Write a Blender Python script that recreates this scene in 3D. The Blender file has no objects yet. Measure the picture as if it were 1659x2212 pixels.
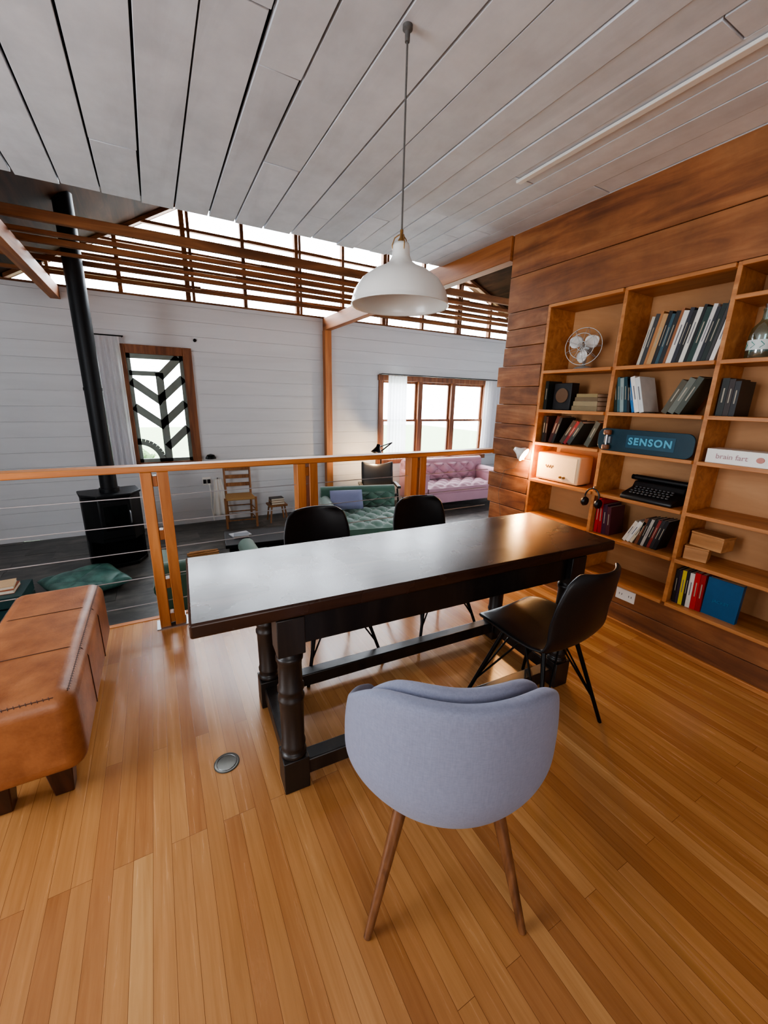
import bpy, bmesh, math, random
from math import sin, cos, pi, sqrt
from mathutils import Vector, Matrix
random.seed(11)
S = bpy.context.scene
COL = S.collection
rad = math.radians
V = Vector

# ------------------------------------------------------------------ camera
CH = 1.38
FPX = 870.0
yaw, pit, rol = rad(29.3), rad(15.5), rad(1.3)
FW = V((sin(yaw)*cos(pit), cos(yaw)*cos(pit), -sin(pit)))
R0 = V((cos(yaw), -sin(yaw), 0))
U0 = V((sin(yaw)*sin(pit), cos(yaw)*sin(pit), cos(pit)))
CR = R0*cos(rol) + U0*sin(rol)
CU = -R0*sin(rol) + U0*cos(rol)
cam = bpy.data.cameras.new('camera'); camo = bpy.data.objects.new('camera', cam); COL.objects.link(camo)
M = Matrix((CR, CU, -FW)).transposed().to_4x4(); M.translation = V((0, 0, CH))
camo.matrix_world = M
cam.sensor_fit = 'HORIZONTAL'; cam.sensor_width = 36; cam.lens = FPX/1659*36; cam.clip_start = .02
S.camera = camo

def ray(px, py): return FW + CR*((px-829.5)/FPX) - CU*((py-1106)/FPX)
def onX(px, py, X): d = ray(px, py); return d*(X/d.x) + V((0, 0, CH))
def onY(px, py, Y): d = ray(px, py); return d*(Y/d.y) + V((0, 0, CH))
def onZ(px, py, Z): d = ray(px, py); return d*((Z-CH)/d.z) + V((0, 0, CH))

# ------------------------------------------------------------------ materials
def c(r, g, b):
    f = lambda v: (v/255/12.92) if v/255 <= .04045 else ((v/255+.055)/1.055)**2.4
    return (f(r), f(g), f(b), 1)
def mul(col, k): return (min(1, col[0]*k), min(1, col[1]*k), min(1, col[2]*k), 1)

def start(name):
    m = bpy.data.materials.new(name); m.use_nodes = True
    nt = m.node_tree; b = nt.nodes['Principled BSDF']
    return m, nt, b
def nd(nt, t, **kw):
    n = nt.nodes.new(t)
    for k, v in kw.items():
        if k in n.inputs: n.inputs[k].default_value = v
        else: setattr(n, k, v)
    return n
def mixrgb(nt, fac, a, b, blend='MIX'):
    n = nt.nodes.new('ShaderNodeMix'); n.data_type = 'RGBA'; n.blend_type = blend
    for i, v in ((0, fac), (6, a), (7, b)):
        if hasattr(v, 'links'): nt.links.new(v, n.inputs[i])
        else: n.inputs[i].default_value = v
    return n.outputs[2]
def bumpto(nt, b, hgt, strength, dist=.01):
    bp = nd(nt, 'ShaderNodeBump', Strength=strength, Distance=dist)
    nt.links.new(hgt, bp.inputs['Height']); nt.links.new(bp.outputs[0], b.inputs['Normal'])

def basic(name, col, rough=.5, metal=0, var=.18, scale=9, bump=0, bscale=120, sheen=0, coat=0, emis=0):
    m, nt, b = start(name)
    tc = nd(nt, 'ShaderNodeTexCoord')
    no = nd(nt, 'ShaderNodeTexNoise', Scale=scale, Detail=5.0)
    nt.links.new(tc.outputs['Object'], no.inputs['Vector'])
    o = mixrgb(nt, no.outputs[0], mul(col, 1-var), mul(col, 1+var))
    nt.links.new(o, b.inputs['Base Color'])
    b.inputs['Roughness'].default_value = rough; b.inputs['Metallic'].default_value = metal
    if sheen: b.inputs['Sheen Weight'].default_value = sheen
    if coat: b.inputs['Coat Weight'].default_value = coat; b.inputs['Coat Roughness'].default_value = .15
    if emis: b.inputs['Emission Color'].default_value = col; b.inputs['Emission Strength'].default_value = emis
    if bump:
        n2 = nd(nt, 'ShaderNodeTexNoise', Scale=bscale, Detail=3.0)
        nt.links.new(tc.outputs['Object'], n2.inputs['Vector'])
        bumpto(nt, b, n2.outputs[0], bump, .004)
    return m

def wood(name, dark, mid, light, axis=1, rough=.5, isl=.18, cross=16, along=1.3, coat=0, bump=.15, spots=0, spec=None, nscale=2.2, worn=None):
    m, nt, b = start(name)
    tc = nd(nt, 'ShaderNodeTexCoord'); g = nd(nt, 'ShaderNodeNewGeometry')
    sc = [cross]*3; sc[axis] = along
    mp = nd(nt, 'ShaderNodeMapping'); mp.inputs['Scale'].default_value = sc
    ad = nd(nt, 'ShaderNodeVectorMath', operation='ADD'); ml = nd(nt, 'ShaderNodeMath', operation='MULTIPLY'); ml.inputs[1].default_value = 23.7
    nt.links.new(g.outputs['Random Per Island'], ml.inputs[0])
    nt.links.new(tc.outputs['Object'], ad.inputs[0]); nt.links.new(ml.outputs[0], ad.inputs[1])
    nt.links.new(ad.outputs[0], mp.inputs['Vector'])
    no = nd(nt, 'ShaderNodeTexNoise', Scale=1.0, Detail=8.0, Distortion=.7, Roughness=.6)
    nt.links.new(mp.outputs[0], no.inputs['Vector'])
    r = nd(nt, 'ShaderNodeValToRGB'); e = r.color_ramp.elements
    e[0].position = .3; e[0].color = dark; e[1].position = .72; e[1].color = light
    x = e.new(.5); x.color = mid
    nt.links.new(no.outputs[0], r.inputs[0])
    mr = nd(nt, 'ShaderNodeMapRange'); mr.inputs['To Min'].default_value = 1-isl*1.3; mr.inputs['To Max'].default_value = 1+isl
    nt.links.new(g.outputs['Random Per Island'], mr.inputs['Value'])
    hs = nd(nt, 'ShaderNodeHueSaturation'); nt.links.new(mr.outputs[0], hs.inputs['Value']); nt.links.new(r.outputs[0], hs.inputs['Color'])
    out = hs.outputs[0]
    if spots:
        n3 = nd(nt, 'ShaderNodeTexNoise', Scale=nscale, Detail=5.0, Roughness=.6); nt.links.new(tc.outputs['Object'], n3.inputs['Vector'])
        r3 = nd(nt, 'ShaderNodeValToRGB'); r3.color_ramp.elements[0].position = .35; r3.color_ramp.elements[1].position = .65
        r3.color_ramp.elements[0].color = (1-spots,)*3+(1,); r3.color_ramp.elements[1].color = (1, 1, 1, 1)
        nt.links.new(n3.outputs[0], r3.inputs[0])
        out = mixrgb(nt, 1.0, out, r3.outputs[0], 'MULTIPLY')
    b.inputs['Roughness'].default_value = rough
    if worn:    # patchy polish and fine dark scratches
        n4 = nd(nt, 'ShaderNodeTexNoise', Scale=2.5, Detail=5.0, Roughness=.55); nt.links.new(tc.outputs['Object'], n4.inputs['Vector'])
        m4 = nd(nt, 'ShaderNodeMapRange'); m4.inputs['From Min'].default_value = .35; m4.inputs['From Max'].default_value = .65
        m4.inputs['To Min'].default_value = rough*.85; m4.inputs['To Max'].default_value = rough*1.25
        nt.links.new(n4.outputs[0], m4.inputs['Value']); nt.links.new(m4.outputs[0], b.inputs['Roughness'])
        mp5 = nd(nt, 'ShaderNodeMapping'); mp5.inputs['Scale'].default_value = (3, 28, 3); mp5.inputs['Rotation'].default_value = (0, 0, .25)
        nt.links.new(tc.outputs['Object'], mp5.inputs[0])
        n5 = nd(nt, 'ShaderNodeTexNoise', Scale=1.0, Detail=9.0, Roughness=.8, Distortion=1.5); nt.links.new(mp5.outputs[0], n5.inputs['Vector'])
        r5 = nd(nt, 'ShaderNodeValToRGB'); r5.color_ramp.elements[0].position = .66; r5.color_ramp.elements[1].position = .72
        nt.links.new(n5.outputs[0], r5.inputs[0])
        out = mixrgb(nt, r5.outputs[0], out, worn)
    nt.links.new(out, b.inputs['Base Color'])
    if spec is not None: b.inputs['Specular IOR Level'].default_value = spec
    if coat: b.inputs['Coat Weight'].default_value = coat; b.inputs['Coat Roughness'].default_value = .2
    if bump: bumpto(nt, b, no.outputs[0], bump, .003)
    return m

def floor_mat():
    m, nt, b = start('honey_strip_floor')
    tc = nd(nt, 'ShaderNodeTexCoord')
    mp = nd(nt, 'ShaderNodeMapping'); mp.inputs['Rotation'].default_value = (0, 0, rad(90))
    nt.links.new(tc.outputs['Object'], mp.inputs['Vector'])
    br = nd(nt, 'ShaderNodeTexBrick', Scale=1.0, offset=.37, offset_frequency=3)
    br.inputs['Color1'].default_value = (0, 0, 0, 1); br.inputs['Color2'].default_value = (1, 1, 1, 1); br.inputs['Mortar'].default_value = (.5, .5, .5, 1)
    br.inputs['Mortar Size'].default_value = .0006; br.inputs['Mortar Smooth'].default_value = .4
    br.inputs['Brick Width'].default_value = 1.15; br.inputs['Row Height'].default_value = .052
    nt.links.new(mp.outputs[0], br.inputs['Vector'])
    r = nd(nt, 'ShaderNodeValToRGB'); e = r.color_ramp.elements
    e[0].position = 0; e[0].color = c(160, 108, 64); e[1].position = 1; e[1].color = c(202, 154, 100)
    for p, k in ((.12, c(172, 118, 72)), (.5, c(182, 130, 80)), (.88, c(191, 139, 88))):
        x = e.new(p); x.color = k
    nt.links.new(br.outputs['Color'], r.inputs[0])
    m2 = nd(nt, 'ShaderNodeMapping'); m2.inputs['Scale'].default_value = (45, 2.2, 1)
    ad = nd(nt, 'ShaderNodeVectorMath', operation='ADD')
    nt.links.new(tc.outputs['Object'], ad.inputs[0])
    sc = nd(nt, 'ShaderNodeVectorMath', operation='SCALE'); sc.inputs['Scale'].default_value = 9
    nt.links.new(br.outputs['Color'], sc.inputs[0]); nt.links.new(sc.outputs[0], ad.inputs[1])
    nt.links.new(ad.outputs[0], m2.inputs['Vector'])
    no = nd(nt, 'ShaderNodeTexNoise', Scale=1.0, Detail=7.0, Distortion=.6, Roughness=.62); nt.links.new(m2.outputs[0], no.inputs['Vector'])
    rr = nd(nt, 'ShaderNodeValToRGB'); rr.color_ramp.elements[0].position = .3; rr.color_ramp.elements[0].color = (.79, .74, .68, 1)
    rr.color_ramp.elements[1].position = .62; rr.color_ramp.elements[1].color = (1.0, 1.0, 1.0, 1)
    nt.links.new(no.outputs[0], rr.inputs[0])
    col = mixrgb(nt, 1.0, r.outputs[0], rr.outputs[0], 'MULTIPLY')
    col = mixrgb(nt, br.outputs['Fac'], col, c(104, 60, 28))
    nt.links.new(col, b.inputs['Base Color'])
    r4 = nd(nt, 'ShaderNodeMapRange'); r4.inputs['To Min'].default_value = .18; r4.inputs['To Max'].default_value = .33
    nt.links.new(no.outputs[0], r4.inputs['Value']); nt.links.new(r4.outputs[0], b.inputs['Roughness'])
    inv = nd(nt, 'ShaderNodeMath', operation='SUBTRACT'); inv.inputs[0].default_value = 1
    nt.links.new(br.outputs['Fac'], inv.inputs[1])
    bumpto(nt, b, inv.outputs[0], .2, .002)
    return m

def glass_mat(name='window_glass', tint=(1, 1, 1, 1), k=.08):
    m = bpy.data.materials.new(name); m.use_nodes = True; nt = m.node_tree; nt.nodes.clear()
    o = nd(nt, 'ShaderNodeOutputMaterial'); t = nd(nt, 'ShaderNodeBsdfTransparent', Color=tint); g = nd(nt, 'ShaderNodeBsdfGlossy', Roughness=.05)
    mx = nd(nt, 'ShaderNodeMixShader'); mx.inputs[0].default_value = k
    nt.links.new(t.outputs[0], mx.inputs[1]); nt.links.new(g.outputs[0], mx.inputs[2]); nt.links.new(mx.outputs[0], o.inputs[0])
    return m
def sheer_mat():
    m = bpy.data.materials.new('sheer_curtain'); m.use_nodes = True; nt = m.node_tree; nt.nodes.clear()
    o = nd(nt, 'ShaderNodeOutputMaterial'); t = nd(nt, 'ShaderNodeBsdfTranslucent', Color=c(236, 236, 240)); g = nd(nt, 'ShaderNodeBsdfDiffuse', Color=c(232, 232, 236))
    mx = nd(nt, 'ShaderNodeMixShader'); mx.inputs[0].default_value = .6
    tr = nd(nt, 'ShaderNodeBsdfTransparent'); m2 = nd(nt, 'ShaderNodeMixShader')
    tc = nd(nt, 'ShaderNodeTexCoord'); no = nd(nt, 'ShaderNodeTexNoise', Scale=90.0); nt.links.new(tc.outputs['Object'], no.inputs['Vector'])
    mr = nd(nt, 'ShaderNodeMapRange'); mr.inputs['To Min'].default_value = .0; mr.inputs['To Max'].default_value = .16; nt.links.new(no.outputs[0], mr.inputs['Value']); nt.links.new(mr.outputs[0], m2.inputs[0])
    nt.links.new(t.outputs[0], mx.inputs[1]); nt.links.new(g.outputs[0], mx.inputs[2]); nt.links.new(mx.outputs[0], m2.inputs[1]); nt.links.new(tr.outputs[0], m2.inputs[2]); nt.links.new(m2.outputs[0], o.inputs[0])
    return m

def weave_mat(name, col, k=.22, fr=420):
    m, nt, b = start(name)
    tc = nd(nt, 'ShaderNodeTexCoord')
    outs = []
    for sc in ((fr, fr, fr*.12), (fr*.25, fr*.25, fr)):
        n1 = nd(nt, 'ShaderNodeTexNoise', Scale=1.0, Detail=2.0); mp = nd(nt, 'ShaderNodeMapping'); mp.inputs['Scale'].default_value = sc
        nt.links.new(tc.outputs['Object'], mp.inputs[0]); nt.links.new(mp.outputs[0], n1.inputs['Vector']); outs.append(n1.outputs[0])
    a = nd(nt, 'ShaderNodeMath', operation='ADD'); nt.links.new(outs[0], a.inputs[0]); nt.links.new(outs[1], a.inputs[1])
    h = nd(nt, 'ShaderNodeMath', operation='MULTIPLY'); nt.links.new(a.outputs[0], h.inputs[0]); h.inputs[1].default_value = .5
    o = mixrgb(nt, h.outputs[0], mul(col, 1-k), mul(col, 1+k))
    nt.links.new(o, b.inputs['Base Color']); b.inputs['Roughness'].default_value = .95
    b.inputs['Sheen Weight'].default_value = .1
    bumpto(nt, b, h.outputs[0], .3, .0012)
    return m

def leather_mat(name, col, col2, rough=.35):
    m, nt, b = start(name)
    tc = nd(nt, 'ShaderNodeTexCoord')
    n1 = nd(nt, 'ShaderNodeTexNoise', Scale=7.0, Detail=8.0, Roughness=.65); nt.links.new(tc.outputs['Object'], n1.inputs['Vector'])
    r = nd(nt, 'ShaderNodeValToRGB'); r.color_ramp.elements[0].position = .34; r.color_ramp.elements[0].color = col2
    r.color_ramp.elements[1].position = .62; r.color_ramp.elements[1].color = col
    nt.links.new(n1.outputs[0], r.inputs[0]); nt.links.new(r.outputs[0], b.inputs['Base Color'])
    b.inputs['Roughness'].default_value = rough
    vo = nd(nt, 'ShaderNodeTexVoronoi', Scale=140.0); nt.links.new(tc.outputs['Object'], vo.inputs['Vector'])
    bumpto(nt, b, vo.outputs['Distance'], .15, .002)
    return m

def ply_mat(name, a, b_):
    return wood(name, mul(a, .85), a, b_, axis=1, rough=.6, isl=.05, cross=5, along=.9, bump=.03)

MF = floor_mat()
MCEIL = wood('painted_ceiling_boards', c(200, 204, 211), c(212, 216, 223), c(219, 222, 228), 1, .75, .05, 5, .8, bump=.6, spots=.12, nscale=6)
MGAP = basic('dark_gap', c(16, 12, 9), .9)
MWHITE = wood('white_shiplap_paint', c(206, 208, 211), c(212, 214, 217), c(217, 219, 222), 0, .65, .015, 5, .5, bump=.08)
MPLAIN = basic('plain_white_paint', c(214, 213, 212), .8, var=.04)
MWALL = wood('weathered_brown_plank', c(104, 58, 32), c(148, 92, 52), c(178, 120, 74), 1, .6, .12, 10, 1.1, bump=.5, spots=.30, nscale=4)
MWALL2 = wood('old_board_end', c(114, 66, 40), c(154, 98, 60), c(188, 132, 90), 1, .6, .18, 12, 1.8, bump=.45, spots=.36, nscale=5)
MSHELF = wood('honey_pine_shelf', c(156, 98, 54), c(184, 122, 70), c(204, 144, 90), 1, .42, .1, 20, 1.2, bump=.06)
MBACK = ply_mat('shelf_back_plywood', c(188, 138, 92), c(204, 156, 110))
MRAIL = wood('orange_fir_rail', c(158, 94, 46), c(188, 118, 62), c(208, 140, 80), 0, .35, .1, 22, 1.2, bump=.05)
MPOST = wood('orange_fir_post', c(150, 86, 40), c(180, 112, 58), c(200, 134, 76), 2, .4, .12, 22, 1.2, bump=.05)
MJOIST = wood('rough_joist', c(92, 54, 28), c(132, 82, 46), c(158, 106, 64), 0, .75, .2, 14, 1.0, bump=.3, spots=.3)
MBEAM = wood('rough_beam', c(120, 70, 36), c(160, 98, 52), c(186, 124, 72), 1, .6, .15, 14, 1.0, bump=.2)
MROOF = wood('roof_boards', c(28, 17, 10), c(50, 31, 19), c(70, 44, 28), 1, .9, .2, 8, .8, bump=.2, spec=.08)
MTABLE = wood('dark_table_top', c(40, 24, 17), c(58, 36, 26), c(78, 51, 38), 0, .25, .05, 10, .8, bump=.04, spots=.3, spec=.34, nscale=2.5, worn=c(26, 15, 11))
MTLEG = wood('black_oak_leg', c(20, 16, 16), c(31, 25, 23), c(48, 39, 34), 2, .42, .1, 14, 1.5, coat=.12, bump=.25)
MBLK = basic('black_leather_shell', c(17, 16, 19), .38, var=.15, bump=.12, bscale=260)
MBMET = basic('black_metal', c(14, 14, 15), .35, .6, var=.1)
MGREY = weave_mat('grey_blue_fabric', c(130, 134, 154), .28, 320)
MWAL = wood('walnut_leg', c(74, 44, 26), c(104, 66, 40), c(126, 84, 54), 2, .38, .1, 30, 3, bump=.05)
MTAN = leather_mat('tan_leather', c(168, 108, 66), c(128, 74, 42), .42)
MTANS = basic('tan_stitch', c(80, 46, 26), .6)
MDLEG = wood('dark_bench_leg', c(40, 20, 12), c(66, 34, 20), c(88, 48, 30), 2, .35, .1, 20, 2, bump=.05)
MENAM = basic('white_enamel', c(226, 226, 222), .28, var=.03, coat=.3)
MFANG = basic('fan_grey_metal', c(168, 170, 168), .35, .3, var=.06)
MBRASS = basic('aged_brass', c(150, 116, 72), .35, .9, var=.15)
MCORD = basic('grey_cord', c(90, 88, 86), .8, var=.25, scale=200)
MSTEEL = basic('steel', c(170, 172, 176), .3, .95, var=.08)
MWFRAME = wood('window_brown_frame', c(92, 52, 28), c(128, 76, 44), c(152, 98, 60), 2, .5, .12, 16, 1.5, bump=.1)
MPANEL = basic('grey_green_carved_bars', c(128, 138, 132), .6, var=.15)
MGLASS = glass_mat()
MCURT = sheer_mat()
MSLATE = wood('worn_grey_floor', c(50, 50, 48), c(80, 78, 74), c(116, 110, 104), 0, .4, .10, 5, 2.4, bump=.5, spots=.45, nscale=5)
MIRON = basic('stove_iron', c(20, 22, 25), .45, .5, var=.12, bump=.05)
MFIREG = basic('stove_glass', c(10, 10, 12), .08, var=.05)
MGREEN = basic('green_velvet', c(62, 98, 82), .75, var=.2, scale=5, sheen=.6)
MGREEN2 = basic('deep_green_velvet', c(46, 78, 60), .8, var=.2, scale=5, sheen=.3)
MPINK = basic('mauve_velvet', c(178, 132, 146), .7, var=.15, scale=5, sheen=.4)
MDGREEN = leather_mat('dark_green_leather', c(84, 124, 114), c(38, 74, 70), .4)
MCUSH = weave_mat('grey_blue_cushion', c(128, 132, 162))
MRUSH = basic('rush_seat', c(168, 132, 84), .8, var=.3, scale=60)
MOLDW = wood('old_chair_wood', c(96, 60, 34), c(134, 90, 54), c(162, 116, 74), 2, .5, .15, 20, 2, bump=.1)
MPAGE = basic('page_edges', c(216, 206, 186), .85, var=.1, scale=80)
MKRAFT = wood('light_box_wood', c(150, 102, 60), c(180, 128, 80), c(200, 150, 102), 1, .5, .1, 20, 1.5, bump=.05)
MCREAM = basic('cream_radio_vinyl', c(222, 194, 154), .5, var=.05, bump=.1)
MGRILL = basic('cream_grille', c(232, 208, 172), .8, var=.12, scale=160)
MPLAS = basic('white_plastic', c(236, 234, 228), .4, var=.03)
MTEAL = basic('teal_deck', c(12, 50, 64), .35, var=.2)
MLBLUE = basic('mid_teal_graphic', c(20, 70, 90), .4, var=.08)
MTEXTP = basic('faint_pink_print', c(178, 140, 146), .6, var=.02)
MTEXTB = basic('pale_teal_print', c(84, 162, 190), .6, var=.02)
MBULB = basic('warm_bulb', c(255, 200, 130), .4, var=.0, emis=14)
MVENT = basic('floor_grille_metal', c(96, 94, 88), .4, .6, var=.3, scale=60)
MBOTG = glass_mat('bottle_glass', (.60, .82, .84, 1), .26)
MLIQ = basic('white_label', c(214, 224, 222), .5, var=.1, scale=40)
MWIRE = basic('cable_steel', c(200, 200, 205), .3, .8, var=.05)
MRED = basic('wheel_amber', c(120, 74, 46), .4)
MLAWN = basic('lawn', c(150, 172, 128), .9, var=.2, scale=3)
MLEAF = basic('shrub_leaves', c(104, 140, 84), .7, var=.4, scale=4)

# ------------------------------------------------------------------ mesh builder
class MB:
    cap = True
    def __init__(s): s.bm = bmesh.new()
    def box(s, a, b, m=None):
        x0, y0, z0 = a; x1, y1, z1 = b
        co = [(x0, y0, z0), (x1, y0, z0), (x1, y1, z0), (x0, y1, z0), (x0, y0, z1), (x1, y0, z1), (x1, y1, z1), (x0, y1, z1)]
        return s.hexa([(m @ V(p)) if m else p for p in co])
    def hexa(s, pts):
        vs = [s.bm.verts.new(p) for p in pts]
        for f in ((3, 2, 1, 0), (4, 5, 6, 7), (0, 1, 5, 4), (1, 2, 6, 5), (2, 3, 7, 6), (3, 0, 4, 7)): s.bm.faces.new([vs[i] for i in f])
        return s
    def bar(s, p, q, w, h, up=(0, 0, 1)):
        p, q = V(p), V(q); d = (q-p); L = d.length; d.normalize(); u = V(up)
        if abs(d.dot(u)) > .98: u = V((0, 1, 0)) if abs(d.y) < .9 else V((1, 0, 0))
        r = d.cross(u).normalized(); u = r.cross(d).normalized()
        m = Matrix((r, d, u)).transposed().to_4x4(); m.translation = p
        return s.box((-w/2, 0, -h/2), (w/2, L, h/2), m)
    def tube(s, pts, r, n=8, closed=False):
        pts = [V(p) for p in pts]; N = len(pts)
        rr = r if isinstance(r, (list, tuple)) else [r]*N
        rings = []; prev = None
        for i, p in enumerate(pts):
            a = pts[(i-1) % N] if (closed or i > 0) else p
            b = pts[(i+1) % N] if (closed or i < N-1) else p
            d = (b-a).normalized()
            if prev is None:
                u = V((0, 0, 1)) if abs(d.z) < .9 else V((1, 0, 0))
                u = (u - d*u.dot(d)).normalized()
            else: u = (prev - d*prev.dot(d)).normalized()
            prev = u; w = d.cross(u)
            rings.append([s.bm.verts.new(p + (u*cos(2*pi*k/n) + w*sin(2*pi*k/n))*rr[i]) for k in range(n)])
        for i in range(N if closed else N-1):
            A, B = rings[i], rings[(i+1) % N]
            for k in range(n): s.bm.faces.new((A[k], A[(k+1) % n], B[(k+1) % n], B[k]))
        if not closed:
            s.bm.faces.new(rings[0][::-1]); s.bm.faces.new(rings[-1])
        return s
    def lathe(s, prof, n=24, m=None):
        rings = []
        for r, z in prof:
            k_ = 1 if r < 1e-6 else n
            ps = [(0, 0, z)] if k_ == 1 else [(r*cos(2*pi*k/n), r*sin(2*pi*k/n), z) for k in range(n)]
            rings.append([s.bm.verts.new((m @ V(p)) if m else p) for p in ps])
        for A, B in zip(rings, rings[1:]):
            if len(A) == 1 and len(B) == 1: continue
            for k in range(n):
                if len(A) == 1: s.bm.faces.new((A[0], B[(k+1) % n], B[k]))
                elif len(B) == 1: s.bm.faces.new((A[k], A[(k+1) % n], B[0]))
                else: s.bm.faces.new((A[k], A[(k+1) % n], B[(k+1) % n], B[k]))
        for ring, rev in ((rings[0], True), (rings[-1], False)):
            if len(ring) > 2 and s.cap: s.bm.faces.new(ring[::-1] if rev else ring)
        return s
    def prism(s, poly, z0, z1, m=None):
        a = [s.bm.verts.new((m @ V((x, y, z0))) if m else (x, y, z0)) for x, y in poly]
        b = [s.bm.verts.new((m @ V((x, y, z1))) if m else (x, y, z1)) for x, y in poly]
        n = len(poly)
        s.bm.faces.new(a[::-1]); s.bm.faces.new(b)
        for i in range(n): s.bm.faces.new((a[i], a[(i+1) % n], b[(i+1) % n], b[i]))
        return s
    def grid(s, fn, nu, nv):
        g = [[s.bm.verts.new(fn(i/nu, j/nv)) for j in range(nv+1)] for i in range(nu+1)]
        for i in range(nu):
            for j in range(nv): s.bm.faces.new((g[i][j], g[i+1][j], g[i+1][j+1], g[i][j+1]))
        return s
    def build(s, name, mat, parent=None, bevel=0, sub=0, solid=0, loc=None, rot=None, sharp=38, off=0, seg=2):
        if not solid: bmesh.ops.recalc_face_normals(s.bm, faces=s.bm.faces)
        for f in s.bm.faces: f.smooth = True
        for e in s.bm.edges:
            if len(e.link_faces) == 2 and e.calc_face_angle(0) > rad(sharp): e.smooth = False
        me = bpy.data.meshes.new(name); s.bm.to_mesh(me); s.bm.free()
        me.materials.append(mat)
        o = bpy.data.objects.new(name, me); COL.objects.link(o)
        if parent: o.parent = parent
        if loc: o.location = loc
        if rot: o.rotation_euler = rot
        if solid: md = o.modifiers.new('thick', 'SOLIDIFY'); md.thickness = solid; md.offset = off
        if bevel: md = o.modifiers.new('bev', 'BEVEL'); md.width = bevel; md.segments = seg; md.limit_method = 'ANGLE'; md.angle_limit = rad(40)
        if sub: md = o.modifiers.new('sub', 'SUBSURF'); md.levels = sub; md.render_levels = sub
        return o

def T(name, label, cat, loc=(0, 0, 0), rz=0, group=None):
    o = bpy.data.objects.new(name, None); COL.objects.link(o); o.empty_display_size = .1
    o.location = loc; o.rotation_euler = (0, 0, rz)
    return tag(o, label, cat, group)
def tag(o, label, cat, group=None):
    o['label'] = label; o['category'] = cat
    if group: o['group'] = group
    return o
def st(o): o['kind'] = 'structure'; return o
def dup(root, loc, rz, label):
    r = root.copy(); COL.objects.link(r); r.location = loc; r.rotation_euler = (0, 0, rz); r['label'] = label
    for ch in [o for o in bpy.data.objects if o.parent == root]:
        k = ch.copy(); COL.objects.link(k); k.parent = r
        for g in [o for o in bpy.data.objects if o.parent == ch]:
            d = g.copy(); COL.objects.link(d); d.parent = k
    return r
def text(s, size, mat, parent, mtx, name='lettering', ext=.0006, bold=0, sp=1.0):
    cu = bpy.data.curves.new('t', 'FONT'); cu.body = s; cu.size = size; cu.extrude = ext; cu.offset = bold; cu.space_character = sp; cu.align_x = 'CENTER'; cu.align_y = 'CENTER'
    to = bpy.data.objects.new('t', cu); COL.objects.link(to)
    dg = bpy.context.evaluated_depsgraph_get(); me = bpy.data.meshes.new_from_object(to.evaluated_get(dg))
    bpy.data.objects.remove(to); me.transform(mtx); me.materials.clear(); me.materials.append(mat); me.name = name
    o = bpy.data.objects.new(name, me); COL.objects.link(o); o.parent = parent
    return o
WALLTXT = Matrix(((0, 0, -1, 0), (-1, 0, 0, 0), (0, 1, 0, 0), (0, 0, 0, 1)))

# ------------------------------------------------------------------ dimensions of the place
XW = 2.505      # bookshelf wall face
YE = 2.57       # where that wall ends
YR = 2.61       # railing line
YP = 2.70       # platform edge
ZC = 2.59       # ceiling
YC = 3.46       # ceiling far edge
YW = 6.55       # white wall
ZL = -0.49      # lower floor
XL, XR = -3.0, 7.0
YB = -2.4

# ------------------------------------------------------------------ setting: near room
st(MB().box((XL, YB, -.12), (XW+.35, YP, 0)).build('floor', MF))
b = MB()
b.box((XL, YP-.001, -.14), (XW+.35, YP+.035, .004)); st(b.build('trim_1', MRAIL))
b = MB(); b.box((XL, YP-.06, ZL), (XW+.35, YP, -.12)); st(b.build('wall_under_platform', MROOF))

b = MB(); x = XL
while x < XW+.02:
    w = .19 + random.uniform(-.028, .028)
    if x > 1.3: w = .15
    gap = random.uniform(.004, .015) if x < 1.2 else random.uniform(.002, .006)
    x1 = min(x+w, XW+.06)
    ys = [YB]; yy = YB + random.uniform(.6, 2.6)
    while yy < YC-.3: ys.append(yy); yy += random.uniform(1.6, 3.2)
    ys.append(YC + random.uniform(-.015, .015))
    for y0, y1 in zip(ys, ys[1:]):
        dz = random.uniform(-.004, .003)
        s0 = random.uniform(-.008, .003); s1 = random.uniform(-.003, .004); s2 = random.uniform(-.005, .002)
        b.hexa([(x+gap/2+s1, y0+.003, ZC+dz), (x1-gap/2+s0, y0+.003, ZC+dz), (x1-gap/2+s2, y1-.003, ZC+dz), (x+gap/2, y1-.003, ZC+dz),
                (x+gap/2+s1, y0+.003, ZC+.022), (x1-gap/2+s0, y0+.003, ZC+.022), (x1-gap/2+s2, y1-.003, ZC+.022), (x+gap/2, y1-.003, ZC+.022)])
    x = x1
ceil = st(b.build('ceiling', MCEIL, bevel=.0015, seg=1))
bk = MB().box((XL, YB, ZC+.03), (XW+.35, YC-.01, ZC+.1)).build('backing', MGAP, ceil)
st(MB().box((1.925, -.5, ZC-.016), (1.962, 2.0, ZC-.002)).build('trim_2', MENAM, bevel=.003))

st(MB().box((XL-.1, YB, ZL), (XL, YW, ZC+.4)).build('wall_left', MPLAIN))
st(MB().box((XL, YB-.1, 0), (XW+.35, YB, ZC)).build('wall_back', MPLAIN))

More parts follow.
